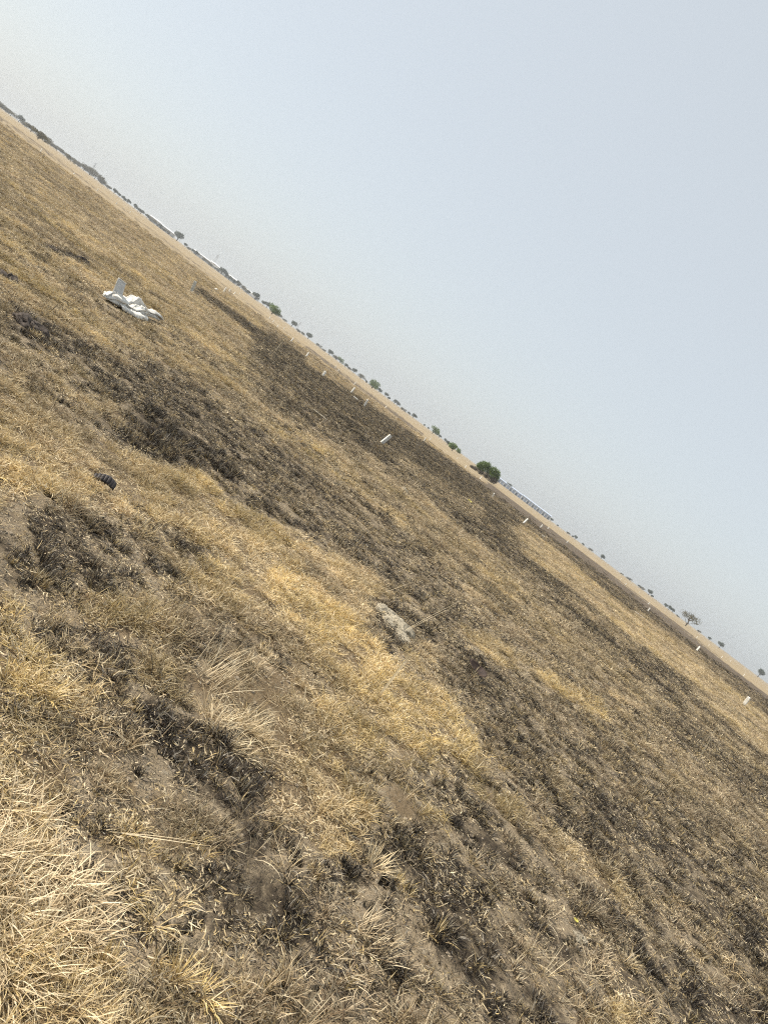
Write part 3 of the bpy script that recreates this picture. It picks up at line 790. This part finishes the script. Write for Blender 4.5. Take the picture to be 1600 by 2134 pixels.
def mound():
    g = gpt(822, 1305); root = thing("clay_mound", (g.x, g.y, hz(g.x, g.y)))
    def rock(nm, ox, oy, rx, ry, rz_, seed):
        o = lump(nm, 800, 1300, rx, ry, rz_, M_CLAY, '', '', seed, .22)
        del o['label'], o['category']
        o.parent = root; o.location = (ox, oy, -rz_ * .12); return o
    rock("clay_lump", .03, .0, .14, .15, .075, 3); rock("clay_lump", -.10, .15, .14, .14, .055, 4); rock("clay_lump", .09, -.18, .10, .12, .030, 5)
    tag(root, "pale cracked clay mound standing in yellow grass near the centre", 'mound')
mound()
lump("stone", 843, 1023, .11, .09, .08, M_CLAY, "small whitish stone in dark stubble above the centre", 'stone', 6, .3)
lump("soil_clod", 172, 546, .16, .10, .07, M_CLOD, "longer black soil clod above the white sack", 'clod', 7, .35)
lump("soil_clod", 110, 522, .11, .08, .05, M_CLOD, "smaller black soil clod left of the longer clod", 'clod', 8, .35)
lump("soil_clod", 20, 582, .12, .09, .06, M_CLOD, "black soil clod at the left picture edge", 'clod', 9, .35)
lump("soil_clod", 62, 684, .15, .13, .07, M_CLOD, "large dark crusty clod above a hole at the left", 'clod', 10, .35)
lump("soil_clod", 328, 905, .08, .06, .04, M_CLOD, "dark clod under the blackened bushy tuft", 'clod', 12, .35)
lump("soil_clod", 765, 1442, .030, .026, .018, M_CLOD, "tiny round dark lump beside the forked stalks", 'clod', 13, .3)
lump("soil_clod", 806, 1358, .040, .028, .022, M_BLACK, "dark purple brown lump below the pale clay mound", 'clod', 14, .3)
lump("soil_clod", 1208, 1962, .040, .032, .022, M_CLAY, "pale clod on the lip of the lower right soil crack", 'clod', 15, .3)
lump("soil_clod", 1600, 1010, .1, .1, .05, M_CLOD, "dark clod", 'clod', 16) if False else None

def ribbed_scrap():
    a, b2 = gpt(194, 1000), gpt(233, 1024); L = (b2 - a).length * 1.05
    NX, NY = 40, 8; vs_, fs = [], []
    for i in range(NX + 1):
        k = i / NX; w = np.interp(k, [0, .1, .6, 1], [.016, .024, .034, .028])
        for j in range(NY + 1):
            q = j / NY - .5
            rib = .006 * math.sin(k * 2 * math.pi * 7) * (1 if k < .72 else .2)
            vs_.append(((k - .5) * L, q * w * 2 + .022 * math.sin(k * 2.6) - .012, .022 + .020 * math.sin(k * math.pi) * (1 - 2 * q * q) + rib + .012 * (q + .5)))
    for i in range(NX):
        for j in range(NY): fs.append((i * (NY + 1) + j, (i + 1) * (NY + 1) + j, (i + 1) * (NY + 1) + j + 1, i * (NY + 1) + j + 1))
    o = link_mesh("rubber_scrap", vs_, fs, M_BLACK, smooth=True); o.modifiers.new("thick", 'SOLIDIFY').thickness = -.012
    c = (a + b2) / 2; o.location = (c.x, c.y, hz(c.x, c.y) + .012); o.rotation_euler = (R(16), 0, math.atan2(b2.y - a.y, b2.x - a.x))
    tag(o, "curved black ribbed rubber scrap lying in yellow straw", 'scrap')
ribbed_scrap()
def curled_leaf(u, v, rad, mat, label, name="curled_leaf", lift=.03):
    N1, N2 = 8, 26; vs_, fs = [(0, 0, 0)], []
    for i in range(1, N1 + 1):
        k = i / N1
        for j in range(N2):
            t = 2 * math.pi * j / N2; rr_ = rad * k * (1 + .10 * math.cos(2 * t) + .05 * math.sin(5 * t)) * (1.25 if math.cos(t) < -.96 else 1)
            vs_.append((rr_ * math.cos(t) * 1.25, rr_ * math.sin(t), .45 * rad * k * k + .10 * rad * math.sin(3 * t) * k))
    for j in range(N2): fs.append((0, 1 + j, 1 + (j + 1) % N2))
    for i in range(N1 - 1):
        for j in range(N2):
            p, q = 1 + i * N2 + j, 1 + i * N2 + (j + 1) % N2; fs.append((p, p + N2, q + N2, q))
    o = link_mesh(name, vs_, fs, mat, smooth=True); o.modifiers.new("thick", 'SOLIDIFY').thickness = .004
    g = gpt(u, v); o.location = (g.x, g.y, hz(g.x, g.y) + lift); o.rotation_euler = (R(24), R(8), R(-20))
    return tag(o, label, 'leaf')
curled_leaf(985, 1410, .065, M_DRYL, "curled dark brown leaf casting a shadow on yellow grass", lift=.06)
curled_leaf(978, 1046, .07, M_YEL, "small yellow leaf in dark stubble near the middle", "yellow_leaf", .03)
curled_leaf(1197, 1922, .008, M_YEL, "small yellow leaf above the lower right soil crack", "yellow_leaf", .012)

# ------------------------------------------------------------------ boundary posts
def post_mesh(name, w, h, mat):
    vs_, fs = [], []
    prof = [(-.12, 1.0), (.0, 1.0), (h * .35, .985), (h * .8, .95), (h - .012, .93), (h, .80)]
    c = .16
    ring = [(-1, -1 + c), (-1 + c, -1), (1 - c, -1), (1, -1 + c), (1, 1 - c), (1 - c, 1), (-1 + c, 1), (-1, 1 - c)]
    rr_ = random.Random(int(w * 1000))
    for z, k in prof:
        for (x_, y_) in ring: vs_.append((x_ * w * .5 * k + rr_.uniform(-.002, .002), y_ * w * .5 * k + rr_.uniform(-.002, .002), z))
    for i in range(len(prof) - 1):
        for j in range(8): fs.append((i * 8 + j, i * 8 + (j + 1) % 8, (i + 1) * 8 + (j + 1) % 8, (i + 1) * 8 + j))
    fs.append(tuple((len(prof) - 1) * 8 + j for j in range(8))); fs.append(tuple(reversed(range(8))))
    me = bpy.data.meshes.new(name); me.from_pydata(vs_, [], fs); me.materials.append(mat); me.update(); return me
P_W = post_mesh("survey_post_white", .105, .42, M_POST)
P_B = post_mesh("survey_post_broad", .135, .44, M_POST)
M_POSTL = simple_mat("pale_grey_concrete", (.60, .585, .54), .9, .18, 9, .004, 50)
P_L = post_mesh("survey_post_pale", .118, .40, M_POSTL)
P_G = post_mesh("survey_post_grey", .125, .40, M_POSTG)
# base pixel u, v, sideways lean (degrees, right positive), height scale, mesh, own label
POSTS = [
    (85, 316, 0, 1, P_W, None), (154, 363, 20, .6, P_W, None), (202.5, 398, 0, 1, P_W, None), (242, 425, 0, 1, P_W, None), (271, 444, 0, 1, P_W, None),
    (397, 611, -10, 1.15, P_G, "grey weathered boundary post at the end of the dark strip"),
    (445, 603, 60, .8, P_W, None), (465, 610, -4, 1.3, P_W, None), (477, 608, 0, .9, P_W, None), (487, 613, 14, 1, P_W, None), (499, 613, 0, 1, P_W, None),
    (561, 664, 0, 1, P_W, None), (569, 671, 0, .9, P_W, None), (577, 682, 3, 1, P_W, None), (591, 686, 0, .9, P_W, None), (606, 712, 4, 1.15, P_W, None),
    (637, 744, 2, 1.1, P_W, None), (671.5, 784, -3, .75, P_B, None), (698, 766, 0, 1, P_W, None), (704.5, 773, 0, 1, P_W, None),
    (731, 818, 2, 1.15, P_W, None), (738, 801, 0, 1, P_W, None), (758, 847, -16, 1.15, P_W, None), (801.5, 851, 0, 1, P_W, None),
    (794, 924, 14, 1.05, P_L, "light grey boundary post leaning right in the black stubble, largest near the middle"),
    (882.5, 919, -5, 1, P_W, None), (895, 917, 0, 1, P_W, None), (951, 957, 0, 1, P_W, None), (968, 975, 2, 1, P_W, None), (999, 999, 8, 1, P_W, None),
    (1024, 1037, -24, 1.05, P_W, None), (1089, 1091, 14, 1.15, P_W, None), (1125.5, 1099, 0, 1, P_W, None), (1140.5, 1102, 0, 1, P_W, None),
    (1180, 1131, 0, 1, P_W, None), (1292, 1208, 0, 1, P_W, None), (1301, 1219, 0, 1, P_W, None), (1330, 1236, 0, 1, P_W, None),
    (1350, 1259, 0, 1, P_W, None), (1348.5, 1274, 6, 1, P_W, None), (1450, 1330, 0, 1, P_W, None), (1450.5, 1356, 12, 1, P_B, None),
    (1475, 1346, 0, 1, P_W, None), (1502, 1371, 0, 1, P_W, None), (1520, 1379, 0, 1, P_W, None), (1547.5, 1409, 0, 1, P_W, None),
    (1548, 1470, -8, 1.0, P_B, "broad white boundary post nearest the right picture edge"),
]
for i, (u, v, lean, hs, mesh_, lab) in enumerate(sorted(POSTS, key=lambda p: p[0])):
    g = gpt(u, v); o = bpy.data.objects.new("survey_post", mesh_); COL.objects.link(o)
    o.location = (g.x, g.y, hz(g.x, g.y) if g.length < 300 else 0); o.scale = (1.1, 1.1, hs * 1.18)
    o.rotation_mode = 'YXZ'
    o.rotation_euler = (R(random.uniform(-4, 4)), R(lean), R(random.uniform(48, 70) if mesh_ not in (P_L, P_G) else 22))
    tag(o, lab or "short white concrete boundary post, %s of the posts from the left" % ordinal(i + 1), 'post', "white boundary posts across the field")
def plank(u, v, L, w, az, label, mat=M_POST):
    bm = ([], [])
    pts = [(-L / 2, 0, 0), (-L / 4, .004, .006), (L / 4, -.003, .004), (L / 2, 0, .0)]
    tube(bm, pts, [w * .4, w * .5, w * .5, w * .42], 5)
    o = link_mesh("fallen_post", bm[0], bm[1], mat); g = gpt(u, v); o.location = (g.x, g.y, hz(g.x, g.y) + .08); o.rotation_euler = (0, 0, R(az))
    tag(o, label, 'post', "fallen pale posts")
plank(740, 831, .42, .10, 6, "white post lying fallen left of a leaning post")
plank(663, 869, .50, .05, -8, "thin pale stick lying in the burnt grass left of centre", M_CLAY)
plank(1330.5, 1283.5, .7, .07, 0, "pale stick lying in the pale strip at right", M_POST)
plank(1130, 1119, .35, .10, 10, "white stone block lying flat below the farther posts at right")

# ------------------------------------------------------------------ trees and scrub on the skyline
def leaf_cloud(lobes, n, size, mat_name, seed, flat=.0, edge=.55):
    r_ = np.random.default_rng(seed); vs_ = []; fs = []
    wts = np.array([l[3] * l[4] * l[5] for l in lobes]) ** .67; wts = wts / wts.sum()
    which = r_.choice(len(lobes), n, p=wts)
    for w in which:
        cx, cy, cz, rx, ry, rz_ = lobes[w]
        d = r_.normal(size=3); d /= np.linalg.norm(d)
        rad = (edge + (1 - edge) * r_.random()) ** 1.0 * (1 + .13 * r_.normal())
        p = np.array([cx + d[0] * rx * rad, cy + d[1] * ry * rad, cz + d[2] * rz_ * rad])
        if p[2] < .05: p[2] = .05 + r_.random() * .2
        a = r_.normal(size=3); a /= np.linalg.norm(a); b_ = np.cross(a, r_.normal(size=3)); b_ /= np.linalg.norm(b_)
        s1, s2 = size * r_.uniform(.6, 1.3), size * r_.uniform(.35, .8); n0 = len(vs_)
        vs_ += [p - a * s1, p + b_ * s2 * .9, p + a * s1, p - b_ * s2]
        fs.append((n0, n0 + 1, n0 + 2, n0 + 3))
    return vs_, fs
def limbs(h, rad, n, spread, seed, top=.9, start=.25):
    r_ = random.Random(seed); bm = ([], [])
    j = lambda s_: r_.uniform(-s_, s_)
    tube(bm, [(0, 0, -.15), (j(.05), j(.05), h * .25), (j(.12), j(.12), h * .5), (j(.2), j(.2), h * top)], [rad * 1.25, rad, rad * .75, rad * .25], 7)
    for i in range(n):
        a = 2 * math.pi * i / n + j(.5); z0 = h * r_.uniform(start, .5); l = spread * r_.uniform(.6, 1)
        tube(bm, [(0, 0, z0), (math.sin(a) * l * .45, math.cos(a) * l * .45, z0 + h * .14), (math.sin(a) * l, math.cos(a) * l, z0 + h * r_.uniform(.22, .42))], [rad * .5, rad * .35, rad * .1], 5)
    return bm
def mesh_of(name, vf, mat):
    me = bpy.data.meshes.new(name); me.from_pydata([tuple(v_) for v_ in vf[0]], [], vf[1]); me.materials.append(mat); me.update(); return me
def rlobes(seed, n, w, h, z0):
    r_ = random.Random(seed); L_ = []
    for i in range(n):
        a = r_.uniform(0, 6.28); q = w * .5 * math.sqrt(r_.random()) * .75
        s_ = r_.uniform(.28, .45) * w * .75
        L_.append((math.sin(a) * q, math.cos(a) * q, z0 + r_.uniform(.25, .72) * (h - z0), s_, s_, s_ * .72 * h / w * 1.1))
    return L_
# every kind is built 1 m tall and scaled to the size of the single tree
KINDS = {}
for k in range(4):
    KINDS['tree%d' % k] = (mesh_of("tree_crown", leaf_cloud(rlobes(500 + k, 7, 1.05, .98, .24), 1300, .050, '', 510 + k), M_LEAF), mesh_of("tree_trunk", limbs(.95, .045, 6, .36, 520 + k), M_BARK))
    KINDS['green%d' % k] = (mesh_of("green_crown", leaf_cloud(rlobes(530 + k, 8, 1.25, .98, .10), 1500, .050, '', 540 + k), M_LEAFG), mesh_of("green_trunk", limbs(.9, .035, 7, .42, 550 + k, .85, .1), M_BARK))
    KINDS['scrub%d' % k] = (mesh_of("scrub_crown", leaf_cloud(rlobes(560 + k, 9, 1.9, .98, .04), 1500, .055, '', 570 + k, edge=.35), M_SCRUB), mesh_of("scrub_trunk", limbs(.9, .03, 9, .65, 580 + k, .8, .05), M_BARK))
KINDS['sparse0'] = (mesh_of("sparse_crown", leaf_cloud(rlobes(590, 9, 1.3, .98, .32), 750, .034, '', 591, edge=.2), M_SCRUB), mesh_of("sparse_trunk", limbs(.95, .035, 10, .55, 592, .85, .12), M_TWIG))
# crown centre u, v, crown height in pixels, kind, own label
TREES = [
    (4, 218, 12, 'scrub', None), (15, 227, 9, 'scrub', None), (26, 236, 9, 'scrub', None), (44, 247, 10, 'tree', None), (55, 259, 10, 'scrub', None), (67, 270, 11, 'scrub', None),
    (83, 283, 15, 'scrub', "big grey brown thorn bush at the far left skyline"), (95, 291, 11, 'scrub', None), (110, 301, 9, 'scrub', None), (121, 310, 9, 'scrub', None), (137, 321, 8, 'scrub', None), (149, 333, 9, 'scrub', None),
    (166, 342, 11, 'scrub', None), (178, 350, 10, 'scrub', None), (191, 358, 14, 'scrub', "tall olive thorn bush at the end of the left scrub line"), (202, 366, 13, 'scrub', None), (216, 378, 11, 'scrub', None), (228, 388, 7, 'scrub', None),
    (241, 398, 8, 'tree', None), (250, 406, 6, 'tree', None), (260, 413, 8, 'tree', None), (268, 420, 8, 'tree', None), (283, 430, 8, 'tree', None), (290, 436, 6, 'tree', None), (297, 441, 8, 'tree', None), (309, 449, 7, 'tree', None),
    (321, 458, 7, 'scrub', None), (335, 469, 6, 'tree', None), (345, 475, 6, 'scrub', None), (353, 481, 6, 'scrub', None),
    (372, 495, 15, 'tree', "biggest dark round tree right of the first white shed"), (388, 508, 6, 'tree', None), (397, 515, 6, 'scrub', None), (404, 520, 6, 'tree', None), (412, 526, 7, 'tree', None), (427, 538, 6, 'scrub', None), (439, 546, 7, 'scrub', None), (452, 556, 5, 'scrub', None),
    (465, 564, 11, 'tree', None), (472.5, 571, 9, 'tree', None), (481, 577, 8, 'tree', None), (489, 585, 7, 'tree', None), (497, 590, 9, 'tree', None), (504, 595, 9, 'scrub', None), (518, 607, 8, 'tree', None),
    (533.5, 619, 13, 'tree', None), (551, 631, 8, 'tree', None), (557, 638, 10, 'tree', None), (571, 648, 18, 'green', "green bushy tree standing taller than its neighbours left of centre skyline"), (583, 655, 8, 'scrub', None),
    (596, 665, 5, 'scrub', None), (611, 675, 11, 'tree', None), (624, 687, 6, 'scrub', None), (633, 693, 6, 'scrub', None), (644, 701, 11, 'tree', None), (667, 719, 6, 'scrub', None), (678, 727, 5, 'scrub', None),
    (689.5, 733, 10, 'tree', None), (701, 747, 8, 'scrub', None), (710, 752, 10, 'green', None), (721, 760, 8, 'tree', None), (728, 766, 6, 'scrub', None), (738.5, 773, 9, 'tree', None), (753.5, 784, 9, 'scrub', None), (765, 794, 5, 'tree', None),
    (778.5, 803, 16, 'green', "fresh green round tree near the middle of the skyline"), (790, 815, 8, 'tree', None), (803, 823, 8, 'tree', None), (811, 829, 6, 'tree', None), (824.5, 837, 9, 'tree', None), (829, 842, 8, 'tree', None),
    (841, 855, 6, 'scrub', None), (853, 861, 6, 'tree', None), (862, 868, 9, 'tree', None), (884, 886, 4, 'tree', None), (893, 891, 4, 'tree', None), (904.5, 898, 15, 'green', "green rounded tree left of the big double bush"), (915.5, 910, 6, 'tree', None),
    (928, 917, 6, 'tree', None), (932, 925, 8, 'tree', None), (945, 934, 15, 'green', "low wide green bush just left of the big double bush"), (955, 941, 9, 'green', None), (1037, 996, 4, 'tree', None), (1058, 1014, 10, 'tree', None), (1075, 1028, 7, 'scrub', None), (1083, 1033, 7, 'tree', None), (1089, 1039, 6, 'tree', None),
    (1147, 1084, 6, 'tree', None), (1161, 1094, 4, 'tree', None), (1183, 1110, 5, 'scrub', None), (1194, 1116, 4, 'tree', None), (1200, 1120, 7, 'tree', None), (1216, 1132, 5, 'tree', None), (1229, 1145, 6, 'scrub', None),
    (1254.5, 1161, 9, 'tree', "lone round tree right of the blue sheds"), (1297, 1195, 3.5, 'scrub', None), (1312, 1206, 6, 'scrub', None), (1333, 1219, 5, 'tree', None), (1339, 1225, 6, 'scrub', None), (1354.5, 1233, 9, 'tree', None), (1361, 1239, 5, 'tree', None),
    (1388, 1260, 7, 'tree', None), (1396, 1265, 8, 'tree', None), (1403, 1271, 7, 'tree', None), (1413, 1281, 4, 'scrub', None), (1457, 1314, 5, 'scrub', None), (1478, 1330, 6, 'tree', None), (1500, 1346, 10, 'tree', None),
    (1585, 1402, 14, 'lolly', "lone dark round tree on a visible trunk at the right edge"),
]
KINDS['lolly0'] = (mesh_of("round_crown", leaf_cloud([(0, 0, .66, .36, .36, .30), (.1, 0, .72, .28, .28, .24), (-.12, .05, .6, .26, .26, .2)], 1200, .045, '', 595), M_LEAF), mesh_of("round_trunk", limbs(.85, .045, 4, .2, 596, .8, .42), M_BARK))
NAMES = {'tree': 'tree', 'green': 'green_tree', 'scrub': 'thorn_bush', 'lolly': 'tree', 'sparse': 'bare_tree'}
WORD = {'tree': "dark small tree on the skyline", 'green': "green tree on the skyline", 'scrub': "olive grey thorn bush on the skyline"}
cnt = {}
def plant(u, v, hp, kind, lab, variant, depth=None):
    t = below(u, v) + hp * .5
    t = min(max(t, 2.6), 14.0)
    D = depth or CAM_H * F_PX / t
    H = hp * D / F_PX * (1.28 if kind != 'scrub' else 1.2)
    g = at_depth(u, v, D)
    root = thing(NAMES[kind], (g.x, g.y, 0 if D > 250 else hz(g.x, g.y)), random.uniform(0, 6.28))
    root.scale = (H, H, H)
    cm, tm = KINDS[kind + str(variant)]
    for nm, m_ in (("crown", cm), ("trunk", tm)):
        o = bpy.data.objects.new(nm, m_); COL.objects.link(o); o.parent = root
    cnt[kind] = cnt.get(kind, 0) + 1
    if not lab: lab = "%s, %s of its kind counted from the left" % (WORD[kind], ordinal(cnt[kind]))
    tag(root, lab, 'bush' if kind == 'scrub' else 'tree', "trees and bushes along the skyline")
    return root
for i, (u, v, hp, kind, lab) in enumerate(TREES):
    plant(u, v, hp, kind, lab, 0 if kind == 'lolly' else i % 4)
plant(1434, 1294, 24, 'sparse', "sparse grey nearly leafless tree on the right skyline", 0)

# the big double bush
def double_bush():
    D = CAM_H * F_PX / 12.5; s = D / F_PX          # metres per photo pixel at the bush
    g = at_depth(1008, 990, D); root = thing("double_bush", (g.x, g.y, 0), -math.atan2(g.x, g.y))
    g1 = [(-13, 0, 20, 10, 9, 9), (-6, 3, 24, 8, 8, 8), (-18, -3, 14, 8, 8, 8), (-10, -5, 13, 9, 7, 8)]
    g2 = [(10, 0, 23, 11, 9, 9), (19, 3, 21, 9, 8, 10), (14, -4, 14, 10, 8, 9), (24, 0, 15, 6, 7, 9), (3, 4, 17, 8, 8, 8)]
    gs = [(-22, -6, 4, 8, 5, 5), (-8, -8, 5, 9, 5, 6), (6, -8, 6, 9, 5, 7), (20, -7, 7, 8, 5, 9), (26, -3, 8, 6, 5, 8), (-30, -2, 3, 6, 4, 4)]
    sc = lambda L_: [tuple(c * s for c in l) for l in L_]
    c1 = link_mesh("crown", *leaf_cloud(sc(g1), 5200, .11, '', 601, edge=.5), M_LEAFG, root); c2 = link_mesh("crown", *leaf_cloud(sc(g2), 6800, .11, '', 602, edge=.5), M_LEAFG, root)
    c3 = link_mesh("dry_undergrowth", *leaf_cloud(sc(gs), 5200, .10, '', 603, edge=.2), M_TWIG, root)
    c3['label'] = "grey brown leafless undergrowth at the foot of the bush"
    for x_, sd in ((-10, 611), (14, 612), (22, 613)):
        bm = limbs(24 * s, .09, 7, 9 * s, sd, .85, .08); o = link_mesh("trunk", [(a + x_ * s, b_, c) for a, b_, c in bm[0]], bm[1], M_BARK, root)
    tag(root, "big double-crowned bright green bush at the burnt field edge", 'bush')
double_bush()

# ------------------------------------------------------------------ far sheds, masts, pylons
def shed(name, ua, va, ub, vb, D, h, depth, wallm, roofm, bays, label, pillar=True, door=True, group="sheds on the skyline"):
    a, b_ = at_depth(ua, va, D), at_depth(ub, vb, D)
    L = (b_ - a).length; root = thing(name, (a.x, a.y, 0), math.atan2(b_.y - a.y, b_.x - a.x))
    w = box(([], []), 0, L, 0, depth, -.3, h); v_, f_ = w
    n = len(v_); v_ += [(0, depth / 2, h * 1.22), (L, depth / 2, h * 1.22)]
    f_ += [(4, 7, n), (5, n + 1, 6)]
    link_mesh("wall", v_, f_, wallm, root)
    o_ = .6; rv = [(-o_, -o_, h * 1.0 + .02), (L + o_, -o_, h * 1.0 + .02), (L + o_, depth / 2, h * 1.23 + .05), (-o_, depth / 2, h * 1.23 + .05), (L + o_, depth + o_, h + .02), (-o_, depth + o_, h + .02)]
    rv += [(x_, y_, z_ + .35) for x_, y_, z_ in rv]
    rf = [(6, 7, 8, 9), (9, 8, 10, 11), (0, 1, 7, 6), (4, 5, 11, 10), (1, 2, 8, 7), (2, 4, 10, 8), (5, 3, 9, 11), (3, 0, 6, 9), (0, 3, 2, 1), (3, 5, 4, 2)]
    link_mesh("roof", rv, rf, roofm, root)
    for i in range(bays + 1):
        x_ = L * i / bays
        if pillar:
            q = box(([], []), x_ - .35, x_ + .35, -.36, -.01, 0, h - .05); link_mesh("pillar", q[0], q[1], M_WHITEW, root)
        if door and i < bays and i % 2 == 0:
            q = box(([], []), x_ + L / bays * .25, x_ + L / bays * .7, -.12, -.02, .1, h * .62); link_mesh("door", q[0], q[1], M_DARKW, root)
    return tag(root, label, 'shed', group)
shed("warehouse", 311, 455, 333, 472, 1050, 5.2, 14, M_GREYW, M_WHITEW, 3, "small white-roofed shed, leftmost of the skyline sheds")
shed("warehouse", 332, 471, 363, 494, 1060, 4.6, 16, M_GREYW, M_WHITEW, 4, "white-roofed shed between the leftmost shed and the big round tree")
shed("warehouse", 403, 525, 436, 550, 1150, 4.4, 18, M_GREYW, M_WHITEW, 4, "long low white-roofed shed right of the big round tree")
shed("warehouse", 437, 550, 450, 560, 1080, 5.4, 12, M_WHITEW, M_WHITEW, 2, "short bright white building between two long white-roofed sheds")
shed("warehouse", 451, 561, 492, 592, 1120, 5.2, 18, M_GREYW, M_WHITEW, 5, "long white-roofed shed behind a row of dark trees")
shed("warehouse", 508, 604, 538, 627, 1200, 4.6, 14, M_WHITEW, M_WHITEW, 3, "plain white shed half hidden behind skyline trees")
shed("warehouse", 1036, 1001, 1084, 1037, 950, 4.6, 20, M_BLUEW, M_BLUER, 8, "blue grey shed beside the big double bush")
shed("warehouse", 1085, 1037.5, 1144, 1082, 930, 4.9, 22, M_BLUEW, M_BLUER, 11, "longer blue grey shed with white pillars on the right")
def pylon(u, v, top_px, D, label):
    H = (top_px + CAM_H * F_PX / D) * D / F_PX; g = at_depth(u, v, D)
    root = thing("pylon", (g.x, g.y, 0), random.uniform(-.5, .5))
    bm = ([], []); w0 = H * .11; tq = .16
    corner = [(-1, -1), (1, -1), (1, 1), (-1, 1)]
    wid = lambda z: w0 * (1 - .86 * z / H)
    for cx, cy in corner: tube(bm, [(cx * w0, cy * w0, -.2), (cx * wid(H), cy * wid(H), H)], [tq, tq * .7], 4)
    lv = [0, .18, .33, .46, .57, .67, .76, .84, .92, 1.0]
    for z0, z1 in zip(lv[:-1], lv[1:]):
        z0 *= H; z1 *= H
        for i in range(4):
            (a, b_), (c, d) = corner[i], corner[(i + 1) % 4]
            tube(bm, [(a * wid(z0), b_ * wid(z0), z0), (c * wid(z1), d * wid(z1), z1)], [tq * .5] * 2, 3); tube(bm, [(c * wid(z0), d * wid(z0), z0), (a * wid(z1), b_ * wid(z1), z1)], [tq * .5] * 2, 3)
    link_mesh("lattice", bm[0], bm[1], M_STEEL, root)
    for zz_ in (.72, .83, .94):
        q = ([], []); tube(q, [(-H * .17, 0, H * zz_), (0, 0, H * (zz_ + .025)), (H * .17, 0, H * zz_)], [tq * .4, tq, tq * .4], 4); tube(q, [(-H * .17, 0, H * zz_), (0, 0, H * (zz_ - .02)), (H * .17, 0, H * zz_)], [tq * .4, tq * .8, tq * .4], 4)
        link_mesh("cross_arm", q[0], q[1], M_STEEL, root)
    tag(root, label, 'pylon', "power pylons on the skyline")
pylon(187, 362, 22, 1700, "faint lattice pylon above the left thorn bushes")
pylon(441, 553, 25, 1700, "faint lattice pylon behind the short bright white building")
pylon(617, 686, 17, 1900, "faint lattice pylon right of the tall green tree, near the middle left")
def mast(u, v, top_px, D, label):
    H = (top_px + CAM_H * F_PX / D) * D / F_PX; g = at_depth(u, v, D); root = thing("lamp_mast", (g.x, g.y, 0), random.uniform(0, 3))
    bm = ([], []); tube(bm, [(0, 0, -.2), (0, 0, H * .5), (0, 0, H)], [.20, .16, .10], 6); link_mesh("pole", bm[0], bm[1], M_STEEL, root)
    q = ([], []); tube(q, [(-.9, 0, H - .05), (0, 0, H + .1), (.9, 0, H - .05)], [.10, .12, .10], 5); link_mesh("lamp_arm", q[0], q[1], M_STEEL, root)
    tag(root, label, 'mast', "lamp masts on the skyline")
for u, v, tp, D, lab in [(281, 433, 13, 1300, "thin mast above the trees left of the first white shed"), (364, 496, 11, 1200, "thin mast directly left of the biggest dark round tree"), (374, 503, 14, 1500, "thin mast directly behind the biggest dark round tree"),
                         (474, 578, 10, 1400, "thin mast behind the long shed with the dark trees"), (556, 640, 12, 1400, "thin mast left of the tall green tree"), (629, 695, 9, 1400, "thin mast right of the middle left pylon"), (701, 749, 9, 1400, "thin mast left of the middle of the skyline"), (878, 882, 5, 1400, "short thin mast left of the big double bush"),
                         (1054, 1014.8, 10, 1000, "mast left of the round tree at the blue sheds"), (1064, 1023, 11, 1000, "mast right of the round tree at the blue sheds"), (1119, 1064, 9, 1000, "left mast of the pair over the longer blue shed"), (1124, 1068, 12, 1000, "right mast of the pair over the longer blue shed"), (1135, 1075.7, 10, 1000, "mast at the right end of the longer blue shed")]:
    mast(u, v, tp, D, lab)

# ------------------------------------------------------------------ dusty air
m, nd, lk, out = new_mat("dusty_air")
pv = nd.new('ShaderNodeVolumePrincipled'); pv.inputs['Density'].default_value = .00030
pv.inputs['Color'].default_value = (.78, .81, .83, 1); pv.inputs['Anisotropy'].default_value = .2
lk.new(pv.outputs[0], out.inputs['Volume'])
hb = box(([], []), -5600, 5600, -5600, 5600, -1.5, 34)
haze = link_mesh("haze", hb[0], hb[1], m); haze['kind'] = 'stuff'
